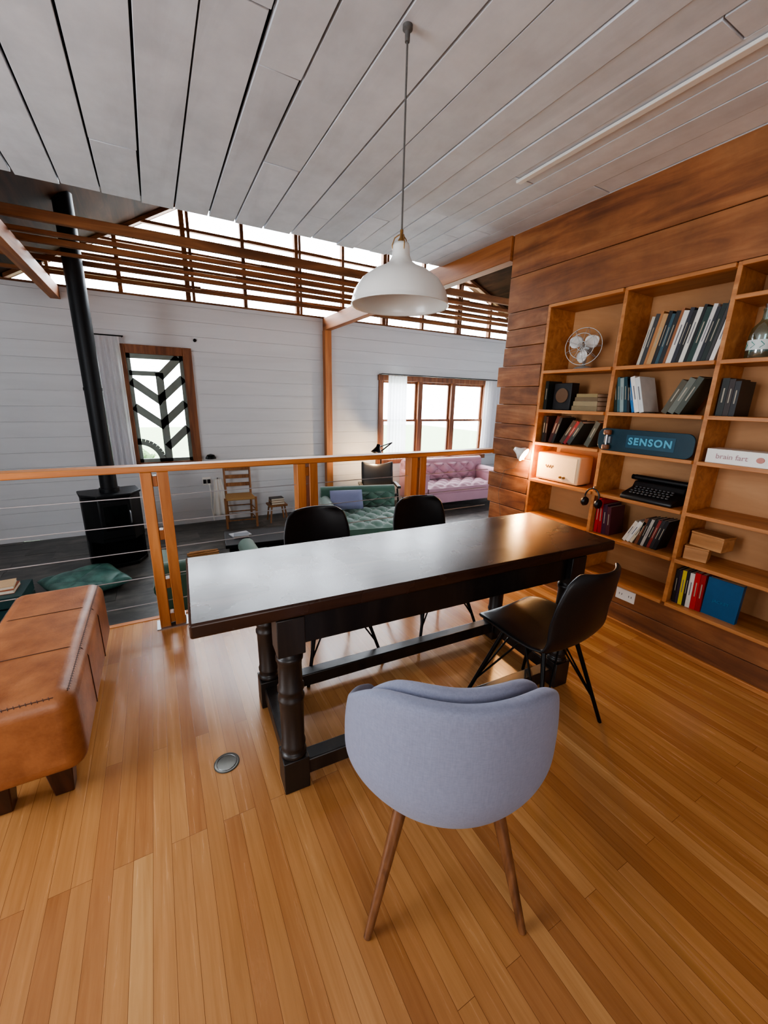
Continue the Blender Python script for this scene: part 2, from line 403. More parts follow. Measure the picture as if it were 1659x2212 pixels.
# bookshelf wall
YS1, YS0 = 2.165, -.03
ZS0, ZS1 = .27, 2.05
b = MB()
for z0, z1 in ((2.05, 2.30), (2.30, 2.60)):
    ys = [YB, .2+random.uniform(-.2, .2), YE - random.uniform(0, .01)] if z0 > 2.2 else [YB, YE-random.uniform(0, .015)]
    for y0, y1 in zip(ys, ys[1:]): b.box((XW, y0+.001, z0+.0015), (XW+.03, y1-.001, z1-.0015))
for z0, z1 in ((0, .135), (.135, ZS0)):
    b.box((XW, YB, z0+.001), (XW+.03, YS1, z1-.001))
z = ZS0
for i in range(9):
    b.box((XW, YB, z+.002), (XW+.03, YS0, min(z+.2, ZS1)-.002)); z += .2
    if z > ZS1-.03: break
wr = st(b.build('wall_right', MWALL, bevel=.003, seg=1))
b = MB(); z = 0.0
for hh in (.14, .115, .135, .155, .14, .125, .15, .14, .12, .15, .135, .155, .14, .125, .123):
    z1 = min(z+hh, 2.048)
    if z1-z > .02: b.box((XW-random.uniform(0, .008), YS1+random.uniform(.0, .004), z+.0015), (XW+.03, YE+random.uniform(-.03, .035), z1-.0015))
    z = z1
b.build('board_ends', MWALL2, wr, bevel=.004, seg=2)
b = MB(); b.box((XW+.03, YS1+.02, 0), (XW+.29, YE-.03, 2.1)); b.box((XW+.03, YB, 2.08), (XW+.29, YE-.03, ZC)); b.box((XW+.03, YB, 0), (XW+.29, YS1+.02, .25)); b.box((XW+.27, YB, .25), (XW+.29, YS1+.02, 2.08))
b.box((XW+.03, YB, .25), (XW+.27, YS0-.03, 2.08))
b.build('wall_core', MGAP, wr)
st(MB().box((XW-.018, YB, 0), (XW, YE-.02, .028)).build('baseboard_right', MSHELF, bevel=.003))

# ------------------------------------------------------------------ setting: lower room
W1 = (-.33, .53, .42, 2.0)
W2 = (3.55, 6.0, .30, 1.75)
ZT = 2.60
def cells(b, x0, x1, zs, holes, y0, y1, reg=None, gap=0):
    for z0, z1 in zip(zs, zs[1:]):
        cuts = sorted([(h[0], h[1]) for h in holes if h[2] < (z0+z1)/2 < h[3]])
        x = x0
        for a, c_ in cuts + [(x1, x1)]:
            if a > x: b.box((x, y0, z0), (a, y1, z1-(gap if (reg and z1 in reg) else 0)))
            x = max(x, c_)
b = MB(); holes = [W1, W2]
rows = [ZL + .19*i for i in range(1, 17) if ZL+.19*i < ZT]
zs = sorted(set([ZL, ZT] + rows + [W1[2], W1[3], W2[2], W2[3]]))
cells(b, XL, XR, zs, holes, YW, YW+.02, rows, .0025)
cells(b, XL, XR, sorted({ZL, ZT, W1[2], W1[3], W2[2], W2[3]}), holes, YW+.02, YW+.12)
st(b.build('wall_far', MWHITE))
st(MB().box((XR, YE+.1, ZL), (XR+.1, YW+.12, 3.2)).build('wall_right_lower', MWHITE))
st(MB().box((XW+.29, YE-.12, ZL), (XR, YE-.02, 4.7)).build('wall_near_lower', MWHITE))
b = MB()
for i in range(46):
    y0 = YP + i*.25
    if y0 > YW: break
    xx = XL
    while xx < XR:
        x1 = min(xx+random.uniform(.5, 1.6), XR)
        b.box((xx, y0, ZL-.05), (x1-.002, min(y0+.248, YW), ZL+random.uniform(-.002, .002))); xx = x1
lf = st(b.build('floor_lower', MSLATE))
MB().box((XL, YP, ZL-.12), (XR, YW, ZL-.03)).build('subfloor', MGAP, lf)
st(MB().box((-1.5, YW-.012, ZL), (XR, YW, ZL+.06)).build('baseboard_far', MWHITE))

st(MB().box((XL, YW-.02, ZT), (XR, YW+.12, ZT+.022)).build('trim_3', MJOIST))
ZG = ZT+.022
APX, APZ = 2.4, 4.85; EL, ER, EZ, EZR = -1.35, XR, 2.66, 2.95
def roofz(x): return EZ + (APZ-EZ)*(x-EL)/(APX-EL) if x < APX else EZR + (APZ-EZR)*(ER-x)/(ER-APX)
b = MB()
studs = [-.98, -.2, .58, 1.33, 2.1, 2.85, 3.6, 4.4, 5.2, 6.0, 6.75]
for i, xs in enumerate(studs):
    w = random.uniform(.04, .06)
    b.box((xs-w/2, YW+.02, ZG), (xs+w/2, YW+.10, roofz(xs)))
    if i % 2 == 0: b.box((xs+w*.9, YW+.03, ZG), (xs+w*1.5, YW+.08, roofz(xs)))
for zz in (2.79, 3.0, 3.2, 3.34, 3.48):
    xa = EL + (APX-EL)*(zz-EZ)/(APZ-EZ); xb = ER - (ER-APX)*max(0, zz-EZR)/(APZ-EZR)
    x_ = xa
    while x_ < xb:
        x2 = min(x_+random.uniform(1.2, 2.4), xb); h_ = random.uniform(.012, .024); d0, d1 = random.uniform(-.012, .012), random.uniform(-.012, .012)
        b.hexa([(x_, YW+.035, zz-h_+d0), (x2, YW+.035, zz-h_+d1), (x2, YW+.085, zz-h_+d1), (x_, YW+.085, zz-h_+d0), (x_, YW+.035, zz+h_+d0), (x2, YW+.035, zz+h_+d1), (x2, YW+.085, zz+h_+d1), (x_, YW+.085, zz+h_+d0)])
        x_ = x2
b.bar((EL, YW+.06, EZ-.01), (APX, YW+.06, APZ-.02), .08, .06); b.bar((ER, YW+.06, EZR-.02), (APX, YW+.06, APZ-.02), .08, .06)
g = st(b.build('window_3', MJOIST))
MB().prism([(EL, ZG), (ER, ZG), (ER, EZR), (APX, APZ)], 0, .006, Matrix(((1, 0, 0, 0), (0, 0, -1, YW+.1), (0, 1, 0, 0), (0, 0, 0, 1)))).build('pane', MGLASS, g)
b = MB()
n = 16
for i in range(n):
    for (xa, xb) in (((EL + (APX-EL)*i/n), (EL + (APX-EL)*(i+1)/n)), ((APX + (ER-APX)*i/n), (APX + (ER-APX)*(i+1)/n))):
        za, zb = roofz(xa), roofz(xb)
        b.hexa([(xa, YC-.9, za), (xb, YC-.9, zb), (xb, YW+.3, zb), (xa, YW+.3, za), (xa, YC-.9, za+.04), (xb, YC-.9, zb+.04), (xb, YW+.3, zb+.04), (xa, YW+.3, za+.04)])
yy = YC-.9
while yy < YW+.25:
    y1 = min(yy+.28, YW+.3); b.box((XL, yy, EZ+.12), (EL+.02, y1-.035, EZ+.15)); yy = y1
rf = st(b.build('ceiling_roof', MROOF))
st(MB().box((XL, YW+.02, ZG), (EL+.02, YW+.12, EZ+.02)).build('wall_eave', MROOF))
st(MB().prism([(XL, ZC+.1), (XR, ZC+.1), (XR, 3.0), (APX, APZ+.05), (EL, 2.75), (XL, 2.85)], 0, .08, Matrix(((1, 0, 0, 0), (0, 0, -1, YC-.75), (0, 1, 0, 0), (0, 0, 0, 1)))).build('loft_light_block', MROOF))  # unseen partition over the near ceiling, added to stop light leaks
n = 4
for i, (yj, hj) in enumerate(((4.28, .075), (4.60, .035), (4.86, .05), (5.15, .03), (5.42, .045), (5.95, .04))):
    e = random.uniform(-.006, .006)
    st(MB().hexa([(XL, yj-.02, 2.605), (XR, yj-.02+e*3, 2.605), (XR, yj+.02+e*3, 2.605), (XL, yj+.02, 2.605), (XL, yj-.02, 2.605+hj-e), (XR, yj-.02+e*3, 2.605+hj+e), (XR, yj+.02+e*3, 2.605+hj+e), (XL, yj+.02, 2.605+hj-e)]).build('trim_%d' % n, MJOIST, bevel=.003)); n += 1
st(MB().box((XW-.02, YE+.0, 2.42), (XW+.08, YW, 2.60)).build('trim_%d' % n, MBEAM, bevel=.004)); n += 1
st(MB().box((-.93, YC+.02, 2.46), (-.83, YW, 2.60)).build('trim_%d' % n, MBEAM, bevel=.004)); n += 1
st(MB().box((XW-.03, YW-.12, ZL), (XW+.08, YW-.01, 2.42)).build('trim_%d' % n, MPOST, bevel=.004)); n += 1

# outdoors
st(MB().box((-14, YW+.14, ZL-.2), (20, 30, ZL-.1)).build('ground', MLAWN))
def shrub(loc, w, h, label):
    t = T('garden_shrub', label, 'shrub', loc)
    b = MB()
    for k in range(900):
        th, u_ = random.uniform(0, 2*pi), random.uniform(-.6, 1)
        rr = sqrt(1-u_*u_)*random.uniform(.6, 1)
        p = V((rr*cos(th)*w, rr*sin(th)*w*.6, h*.5*(1+u_*random.uniform(.8, 1))+.05))
        a = V((random.gauss(0, 1), random.gauss(0, 1), random.gauss(0, 1))).normalized(); e = a.orthogonal().normalized(); s_ = random.uniform(.03, .06)
        vs = [b.bm.verts.new(p+q_) for q_ in (-a*s_*1.6, e*s_*.6, a*s_*1.6, -e*s_*.6)]; b.bm.faces.new(vs)
    b.build('foliage', MLEAF, t)
    b = MB()
    for k in range(5): b.tube([(0, 0, 0), (.2*w*cos(k*1.3), .2*w*sin(k*1.3), h*.4), (.5*w*cos(k*1.3), .4*w*sin(k*1.3), h*.75)], [.03, .02, .01], 6)
    b.build('stem', MOLDW, t)
shrub((-.55, 9.2, ZL-.1), .6, .95, 'green garden shrub seen through the leaf window')

# leaf window
w1 = bpy.data.objects.new('window_1', None); COL.objects.link(w1); st(w1)
x0, x1, z0, z1 = W1
b = MB(); f = .085
b.box((x0-.01, YW-.05, z0-.01), (x0+f, YW+.1, z1+.01)); b.box((x1-f-.02, YW-.05, z0-.01), (x1+.01, YW+.1, z1+.01))
b.box((x0+f, YW-.05, z1-.10), (x1-f-.02, YW+.1, z1+.01)); b.box((x0+f, YW-.05, z0-.01), (x1-f-.02, YW+.1, z0+.05))
b.build('window_frame', MWFRAME, w1, bevel=.006)
px0, px1, pz0, pz1 = x0+f, x1-f-.02, z0+.05, z1-.10; yc = YW-.01
b = MB()
def lb(a, c_, w=.10): b.bar((px0+(px1-px0)*a[0], yc, pz0+(pz1-pz0)*a[1]), (px0+(px1-px0)*c_[0], yc, pz0+(pz1-pz0)*c_[1]), .03, w, up=(0, 0, 1) if abs(a[0]-c_[0]) > .01 else (1, 0, 0))
for e in (((.035, 0), (.035, 1)), ((.965, 0), (.965, 1))): lb(*e, w=.045)
lb((0, .98), (1, .98), .06); lb((0, .015), (1, .015), .05)
lb((.54, 0), (.54, .84), .095)
for zz in (.34, .57): lb((.54, zz), (.03, zz+.19))
for zz in (.14, .38, .61): lb((.54, zz), (.97, zz+.19))
lb((.54, .80), (.92, .985)); lb((.02, .83), (.54, .83), .06)
pts = [(px0+.29*cos(t), yc, pz0+.29*sin(t)) for t in [i*pi/2/10 for i in range(11)]]
for p, q in zip(pts, pts[1:]): b.bar(p, q, .085, .03, up=(0, 1, 0))
b.build('leaf_tracery', MPANEL, w1)
MB().box((px0, YW+.045, pz0), (px1, YW+.05, pz1)).build('pane', MGLASS, w1)

# triple window
w2 = bpy.data.objects.new('window_2', None); COL.objects.link(w2); st(w2)
x0, x1, z0, z1 = W2
b = MB()
b.box((x0-.06, YW-.03, z1-.03), (x1+.06, YW+.1, z1+.06)); b.box((x0-.08, YW-.06, z0-.06), (x1+.08, YW+.1, z0+.02))
ms = [x0, 4.39, 5.16, x1]
for m_ in ms: b.box((m_-.045, YW-.025, z0), (m_+.045, YW+.1, z1))
b.build('window_frame', MWFRAME, w2, bevel=.004)
for a, c_ in zip(ms, ms[1:]):
    b = MB(); zm = (z0+z1)/2-.02
    for (q0, q1, yy) in ((zm, z1-.03, YW+.04), (z0+.02, zm+.04, YW+.01)):
        b.box((a+.045, yy, q0), (a+.085, yy+.03, q1)); b.box((c_-.085, yy, q0), (c_-.045, yy+.03, q1))
        b.box((a+.085, yy, q0), (c_-.085, yy+.03, q0+.04)); b.box((a+.085, yy, q1-.04), (c_-.085, yy+.03, q1))
    sh = b.build('sash', MWFRAME, w2)
    MB().box((a+.085, YW+.05, z0+.05), (c_-.085, YW+.055, z1-.06)).build('pane', MGLASS, sh)

# ------------------------------------------------------------------ dining table
tb = T('refectory_table', 'long dark antique wooden table with turned legs in the middle of the floor', 'table', (.965, 1.385, 0), rad(-2.8))
L, W, TT = 1.87, .56, .75
MB().box((-L/2, -W/2, TT-.048), (L/2, W/2, TT)).build('tabletop', MTABLE, tb, bevel=.008, seg=3)
LX, LY = (-.645, .70), .232
b = MB()
for s in (-1, 1): b.box((LX[0], s*LY-.018, TT-.165), (LX[1], s*LY+.018, TT-.0485))
for xx in LX: b.box((xx-.018, -LY, TT-.165), (xx+.018, LY, TT-.0485))
b.build('apron', MTLEG, tb, bevel=.003)
prof = [(.036, .13), (.046, .138), (.046, .150), (.039, .157), (.039, .172), (.044, .178), (.044, .188), (.040, .195), (.041, .30), (.042, .365), (.046, .372), (.046, .382), (.041, .389), (.041, .405), (.046, .412), (.046, .422), (.041, .43), (.040, .50), (.041, .525), (.046, .532), (.046, .545), (.039, .552), (.036, .57)]
for xx in LX:
    for s in (-1, 1):
        b = MB(); q = .046
        b.box((xx-q, s*LY-q, 0), (xx+q, s*LY+q, .135)); b.box((xx-q, s*LY-q, .565), (xx+q, s*LY+q, TT-.049))
        b.lathe(prof, 24, Matrix.Translation((xx, s*LY, 0)))
        b.build('leg', MTLEG, tb, bevel=.003)
for s in (-1, 1):
    MB().box((LX[0]+.04, s*LY-.03, .04), (LX[1]-.04, s*LY+.03, .105)).build('stretcher', MTLEG, tb, bevel=.005)
for xx in LX:
    MB().box((xx-.03, -LY+.04, .04), (xx+.03, LY-.04, .105)).build('stretcher', MTLEG, tb, bevel=.005)

# ------------------------------------------------------------------ black shell chairs
def shell_chair(loc, rz, label):
    t = T('shell_chair', label, 'chair', loc, rz, 'black shell chairs around the long table')
    prof = [(.225, .418), (.20, .437), (.12, .437), (0, .428), (-.10, .428), (-.165, .447), (-.195, .50), (-.212, .58), (-.228, .67), (-.245, .76), (-.252, .795)]
    wd = [.13, .175, .195, .2, .2, .195, .188, .19, .188, .165, .11]
    def fn(u, v):
        i = min(int(v*10), 9); f = v*10-i
        y = prof[i][0]*(1-f)+prof[i+1][0]*f; z = prof[i][1]*(1-f)+prof[i+1][1]*f; w = wd[i]*(1-f)+wd[i+1]*f
        s = 2*u-1; back = max(0, min(1, (v-.45)/.25))
        return (s*w*1.04, y + back*.05*s*s, z + (1-back)*.028*s*s*min(1, v*5))
    MB().grid(fn, 12, 20).build('seat_shell', MBLK, t, solid=.016, sub=1, sharp=180)
    b = MB(); b.box((-.1, -.1, .385), (.1, .1, .4)); b.tube([(-.12, 0, .40), (.12, 0, .40)], .008); b.build('seat_mount', MBMET, t)
    top = {}; ft = {}
    for i, (sx, sy) in enumerate(((-1, -1), (1, -1), (1, 1), (-1, 1))):
        top[i] = V((sx*.105, sy*.10, .41)); ft[i] = V((sx*.215, sy*.215, 0))
        MB().tube([top[i], ft[i]], [.010, .0085], 10).build('leg', MBMET, t)
    b = MB()
    for i in range(4):
        j = (i+1) % 4
        P = lambda k, f: top[k]*(1-f)+ft[k]*f
        m = (P(i, .0)+P(j, .0))/2
        b.tube([P(i, .72), m], .0045, 6); b.tube([P(j, .72), m], .0045, 6)
    b.build('brace', MBMET, t)
    return t
ch = shell_chair((1.38, 1.03, 0), rad(3), 'black shell chair with wire legs nearest the bookshelf, its back to the camera side')
dup(ch, (.73, 1.87, 0), rad(181), 'black shell chair behind the long table, the left one, below the green sofa')
dup(ch, (1.40, 1.86, 0), rad(178), 'black shell chair behind the long table, closer to the bookshelf wall')

# ------------------------------------------------------------------ grey chair
gc = T('tub_chair', 'grey blue upholstered tub chair with walnut legs in the foreground', 'chair', (.635, .763, 0), rad(-26.7))
ZTAB = [(0, .740), (25, .742), (45, .732), (60, .702), (75, .648), (90, .590), (105, .552), (128, .53)]
def interp(tab, a):
    for (a0, v0), (a1, v1) in zip(tab, tab[1:]):
        if a <= a1+1e-6:
            f = (a-a0)/(a1-a0); return v0*(1-f)+v1*f
    return tab[-1][1]
def zsm(a): return sum(interp(ZTAB, max(0, min(128, abs(a+d)))) for d in (-10, -5, 0, 5, 10))/5
def tubf(dr, span, dz, zb, v0):
    def fn(u, v):
        deg = span*(2*u-1); ph = rad(deg); a = abs(deg)
        v = v0 + (1-v0)*v
        z = zb + (zsm(a)+dz*max(0, cos(rad(a)))-zb)*(v**1.35)
        k = max(0, sin(min(1, v*1.8)*pi/2))**.8
        rx = .125 + .145*k; ry = .12 + .112*k
        if v > .7: q = ((v-.7)/.3)**2; rx -= .012*q; ry -= .010*q
        e = max(0, 1-abs(a-span)/12)*.02 if a > span-12 else 0
        return (.014+(rx-dr-e)*sin(ph), -(ry-dr)*cos(ph)-.018, z-e*.8)
    return fn
MB().grid(tubf(0, 122, 0, .328, 0), 44, 14).build('backrest', MGREY, gc, solid=.048, sub=2, sharp=180)
MB().grid(tubf(.048, 88, .004, .36, .35), 30, 9).build('back_cushion', MGREY, gc, solid=.042, sub=2, sharp=180)
b = MB()
b.lathe([(0, .315), (.12, .318), (.18, .335), (.205, .37), (.205, .40), (.18, .425), (.1, .435), (0, .437)], 36, Matrix.Translation((.01, -.01, 0)))
b.build('seat', MGREY, gc, sharp=180)
for sx in (-1, 1):
    for sy, fy in ((-1, -.235), (1, .23)):
        MB().tube([(.008+sx*.122, sy*.125, .36), (.008+sx*.126, sy*.13, .345), (sx*.21, fy, 0)], [.02, .0195, .0105], 14).build('leg', MWAL, gc)

# ------------------------------------------------------------------ leather bench
bn = T('leather_bench', 'tan leather bench with stitched seams and dark wooden feet', 'bench', (-.515, 1.93, 0))
b = MB(); b.box((-.18, -.48, .125), (.18, .48, .44))
b.build('upholstery', MTAN, bn, bevel=.055, seg=7)
for yy in (-.17, .17):
    MB().tube([(-.181, yy, .17), (-.181, yy, .385), (-.165, yy, .424), (-.125, yy, .4405), (.125, yy, .4405), (.165, yy, .424), (.181, yy, .385), (.181, yy, .17)], .0022, 6).build('seam', MTANS, bn)
for xx in (-.160, .160):
    b = MB()
    b.tube([(xx, -.44, .4275), (xx, .44, .4275)], .0018, 5)
    for k in range(60): b.tube([(xx*.98, -.43+k*.0145, .429), (xx*1.02, -.427+k*.0145, .4235)], .0014, 5)
    b.build('stitching', MTANS, bn)
for yy in (-.46, .46):
    b = MB()
    b.tube([(-.125, yy, .4275), (.125, yy, .4275)], .0018, 5)
    for k in range(17): b.tube([(-.12+k*.0145, yy*.99, .430), (-.117+k*.0145, yy*1.008, .4240)], .0014, 5)
    b.build('stitching', MTANS, bn)
for sx in (-.085, .085):
    for sy in (-.385, .385):
        MB().hexa([(sx-.028, sy-.028, 0), (sx+.028, sy-.028, 0), (sx+.028, sy+.028, 0), (sx-.028, sy+.028, 0), (sx-.04, sy-.04, .13), (sx+.04, sy-.04, .13), (sx+.04, sy+.04, .13), (sx-.04, sy+.04, .13)]).build('leg', MDLEG, bn, bevel=.004)

p = onZ(490, 1648, 0)
fv = T('floor_outlet_cover', 'round metal floor plate set in the boards left of the table', 'floor plate', (p.x, p.y, 0))
b = MB(); b.lathe([(.047, 0), (.047, .002), (.044, .0035), (.040, .0025), (0, .0025)], 36); b.build('plate', MVENT, fv)
MB().tube([(.036*cos(a), .036*sin(a), .003) for a in [2*pi*i/30 for i in range(30)]], .0012, 5, True).build('ring', MSTEEL, fv)

# ------------------------------------------------------------------ railing
rl = T('cable_railing', 'orange wooden railing with steel cables along the platform edge', 'railing', (0, YR, 0))
MB().box((XL, -.05, .965), (XW+.13, .05, 1.0)).build('handrail', MRAIL, rl, bevel=.006)
for xp in (-1.82, -.93, -.04, .85, 1.74):
    b = MB()
    b.box((xp-.070, -.045, 0), (xp-.013, .045, .965)); b.box((xp+.013, -.045, 0), (xp+.070, .045, .965))
    for zz in (.02, .25, .56, .88): b.box((xp-.013, -.03, zz), (xp+.013, .03, zz+.06))
    ps = b.build('post', MPOST, rl, bevel=.003)
    b = MB(); b.box((xp-.09, -.065, 0), (xp+.09, .055, .006)); b.box((xp+.0705, -.03, .006), (xp+.075, .03, .05))
    b.build('base_bracket', MSTEEL, ps)
for zz in (.16, .33, .50, .66, .82):
    MB().tube([(XL+.01, 0, zz), (XW-.01, 0, zz)], .0028, 6).build('cable', MWIRE, rl)

# ------------------------------------------------------------------ pendant
pd = T('pendant_lamp', 'white enamel dome pendant lamp hanging over the long table', 'lamp', (.885, 1.49, ZC))
zb = 1.735-ZC
b = MB(); b.lathe([(0, -.001), (.017, -.001), (.017, -.012), (.009, -.018), (.008, -.045), (0, -.045)], 20); b.build('ceiling_rose', MCORD, pd)
MB().tube([(0, 0, -.045), (0, 0, zb+.255)], .0035, 8).build('cord', MCORD, pd)
b = MB(); b.cap = False
b.lathe([(.026, .215), (.030, .205), (.032, .175), (.036, .165), (.045, .150), (.066, .135), (.105, .118), (.148, .088), (.176, .048), (.185, .018), (.186, .004), (.190, 0)], 56, Matrix.Translation((0, 0, zb)))
b.build('lamp_shade', MENAM, pd, solid=.003, sharp=60)
b = MB(); b.lathe([(0, .26), (.006, .26), (.007, .235), (.014, .225), (.015, .2), (0, .2)], 18, Matrix.Translation((0, 0, zb)))
for k in range(3):
    a = k*2*pi/3+.3
    b.tube([(.03*cos(a), .03*sin(a), zb+.185), (.036*cos(a), .036*sin(a), zb+.21), (.026*cos(a), .026*sin(a), zb+.235), (.008*cos(a), .008*sin(a), zb+.245)], .0022, 6)
b.build('socket_cap', MBRASS, pd)
b = MB(); b.lathe([(0, .05), (.02, .055), (.03, .075), (.03, .09), (.016, .125), (.014, .17), (0, .17)], 20, Matrix.Translation((0, 0, zb))); b.build('bulb', MPLAS, pd)

# ------------------------------------------------------------------ bookshelf
ZLV = [.28, .55, .825, 1.105, 1.34, 1.61]
YD = [2.155, 1.612, 1.07, .525, -.02]
bs = T('bookshelf', 'built-in honey pine bookshelf recessed in the plank wall', 'bookshelf', (XW, 1.07, ZS0))
o = V((XW, 1.07, ZS0))
def BX(a, c_): return (V(a)-o, V(c_)-o)
MB().box(*BX((XW+.255, YS0, ZS0), (XW+.268, YS1, ZS1-.002))).build('back_panel', MBACK, bs)
for i, yd in enumerate(YD):
    MB().box(*BX((XW-.006, yd-.014, ZS0+.002), (XW+.255, yd+.008, ZS1-.002))).build('divider', MSHELF, bs, bevel=.002)
for i in range(4):
    ya, yb = YD[i+1]+.0085, YD[i]-.0145
    for z in ZLV + [2.045]:
        MB().box(*BX((XW-.022, ya, z-.02), (XW+.255, yb, z))).build('shelf', MSHELF, bs, bevel=.002)
MB().box(*BX((XW-.02, YD[3]+.009, 1.88), (XW+.255, YD[2]-.0145, 1.9))).build('shelf', MSHELF, bs, bevel=.002)

def yw(px, py, X=None): return onX(px, py, X or XW+.03).y
covers = {}
def cov(r, g, b_, rough=.45):
    k = (r, g, b_)
    if k not in covers: covers[k] = basic('cover_%d_%d_%d' % k, c(r, g, b_), rough, var=.12, scale=30); covers[k]['lum'] = (r+g+b_)/3
    return covers[k]
PRL, PRD = cov(166, 158, 140), cov(110, 110, 116)
def book(y, z, t, h, d, lean, mat, label, group, X=None, spine=True):
    X = X or XW+.03
    r = T('book', label, 'book', (X, y, z), 0, group); r.rotation_euler = (lean, 0, 0)
    y0, y1 = (0, t) if lean >= 0 else (-t, 0)
    k = min(.0025, t*.15)
    b = MB(); b.box((0, y0, 0), (.003, y1, h)); b.box((.003, y0, 0), (d, y0+k, h)); b.box((.003, y1-k, 0), (d, y1, h)); b.build('cover', mat, r)
    b = MB(); b.box((.004, y0+k+.0002, .003), (d-.004, y1-k-.0002, h-.003)); b.build('pages', MPAGE, r)
    if t > .015 and spine:
        b = MB(); b.box((-.0008, y0+t*.40, h*.36), (-.0001, y1-t*.40, h*.74)); b.build('spine_print', PRD if mat['lum'] > 150 else PRL, r)
    return r
def row(yl, z, lean, items, group, X=None):
    cs = cos(lean)
    for t, h, d, mat, label in items:
        book(yl - t/cs if lean >= 0 else yl, z, t, h, d, lean, mat, label, group, X)
        yl -= t/cs + .001
    return yl
def flat(x, y, z, wy, dx, t, mat, label, group, rz=0):
    r = T('book', label, 'book', (x, y, z), rz, group)
    b = MB(); b.box((0, -wy/2, 0), (.003, wy/2, t)); b.box((.003, -wy/2, 0), (dx, wy/2, .0025)); b.box((.003, -wy/2, t-.0025), (dx, wy/2, t)); b.build('cover', mat, r)
    MB().box((.004, -wy/2+.003, .0027), (dx-.003, wy/2-.003, t-.0027)).build('pages', MPAGE, r)
    return r

cs1 = [(196, 190, 176, 'pale grey'), (60, 62, 64, 'charcoal'), (176, 120, 72, 'tan'), (190, 150, 104, 'sand'), (30, 30, 32, 'black'), (54, 84, 96, 'slate blue'), (40, 42, 44, 'dark grey'), (150, 96, 60, 'brown'),
       (226, 222, 214, 'off white'), (48, 50, 60, 'navy grey'), (34, 34, 36, 'matt black'), (220, 216, 206, 'cream'), (24, 26, 28, 'jet black'), (30, 58, 52, 'dark green'), (206, 204, 200, 'light grey'), (36, 40, 48, 'blue black'), (26, 40, 36, 'forest green'), (60, 60, 60, 'mid grey')]
orn = ['leftmost', 'second', 'third', 'fourth', 'fifth', 'sixth', 'seventh', 'eighth', 'ninth', 'tenth', 'eleventh', 'twelfth', 'thirteenth', 'fourteenth', 'fifteenth', 'sixteenth', 'seventeenth', 'eighteenth']
its = [((.017, .022, .014, .026, .019)[i % 5], .262+.022*((i*7) % 5)/4, .19, cov(*q[:3]), '%s magazine, %s in the long leaning row of the top middle shelf' % (q[3], orn[i])) for i, q in enumerate(cs1)]
yl = row(1.50, 1.61, rad(10), its, 'leaning books on the top middle shelf')
row(yl-.002, 1.61, rad(10), [(.02, .285, .2, cov(235, 232, 226), 'tall white book ending the long leaning row on the top middle shelf')], 'leaning books on the top middle shelf')
G2 = 'books on the second middle shelf'
row(1.585, 1.34, -rad(9), [(.018, .205, .16, cov(28, 44, 34), 'dark green book at the left end of the second middle shelf'),
    (.016, .21, .16, cov(70, 108, 116), 'grey blue book, second from left on the second middle shelf'),
    (.022, .205, .16, cov(150, 170, 168), 'pale teal book between grey blue and dark teal spines'),
    (.02, .21, .16, cov(24, 66, 78), 'dark teal book on the second middle shelf'),
    (.016, .20, .16, cov(30, 32, 38), 'thin black book left of the bright blue spine')], G2)
row(1.475, 1.34, -rad(17), [(.016, .205, .16, cov(38, 110, 170), 'bright blue leaning book on the second middle shelf'),
    (.026, .215, .16, cov(235, 232, 226), 'thick white leaning book with print on its spine'),
    (.026, .21, .16, cov(214, 218, 216), 'pale grey leaning book right of the thick white book')], G2)
row(1.315, 1.34, rad(24), [(.03, .19, .16, cov(84, 78, 62), 'worn olive book leaning right beside the pale grey book'),
    (.032, .20, .16, cov(104, 108, 98), 'thick worn grey green book leaning right on the second middle shelf'),
    (.03, .205, .16, cov(70, 76, 66), 'dark moss book at the right end of the second middle shelf')], G2)
G3 = 'books on the third shelf of the left column'
row(2.115, 1.105, 0, [(.022, .19, .15, cov(40, 36, 32), 'upright dark brown book, leftmost on the shelf above the radio'), (.018, .185, .15, cov(58, 34, 26), 'upright maroon book beside the dark brown one above the radio')], G3)
row(2.055, 1.105, rad(16), [(.026, .195, .15, cov(70, 30, 26), 'leaning oxblood book on the shelf above the radio'), (.02, .19, .15, cov(36, 36, 36), 'leaning black book right of the oxblood one')], G3)
row(1.965, 1.105, rad(30), [(.03, .18, .15, cov(64, 54, 44), 'brown book leaning steeply on the shelf above the radio'), (.022, .18, .15, cov(140, 36, 40), 'red book leaning steeply above the radio'), (.03, .175, .15, cov(60, 66, 62), 'grey green book leaning steeply right of the red one')], G3)
row(1.765, 1.105, rad(22), [(.034, .175, .15, cov(86, 88, 76), 'grey worn book leaning at the right end above the radio')], G3)
for k, (t, col, lab) in enumerate(((.032, (128, 112, 82), 'olive tan book at the bottom of the flat stack'), (.03, (150, 132, 98), 'beige book in the middle of the flat stack'), (.026, (112, 92, 64), 'brown book, third in the flat stack'), (.022, (146, 126, 84), 'small tan book topping the flat stack'))):
    zz = 1.34 + sum((.0325, .0305, .0265, .0225)[:k]); flat(XW+.03+.004*k, 1.80, zz, .19-.012*k, .14, t, cov(*col), lab, 'flat stack of old books on the left column', 0)
row(2.135, 1.34, 0, [(.026, .20, .14, cov(30, 38, 34), 'dark green upright book left of the black case')], 'books in the left column')
bx = T('keepsake_case', 'black case with a round brown medallion on its front', 'case', (XW+.05, 2.0, 1.34))
MB().box((0, -.072, 0), (.08, .072, .185)).build('body', cov(22, 22, 24), bx, bevel=.004)
b = MB(); b.lathe([(0, 0), (.05, 0), (.05, .004), (.042, .005), (0, .005)], 28, Matrix(((0, 0, -1, 0), (0, 1, 0, 0), (1, 0, 0, .1), (0, 0, 0, 1)))); b.build('medallion', cov(104, 74, 48), bx)

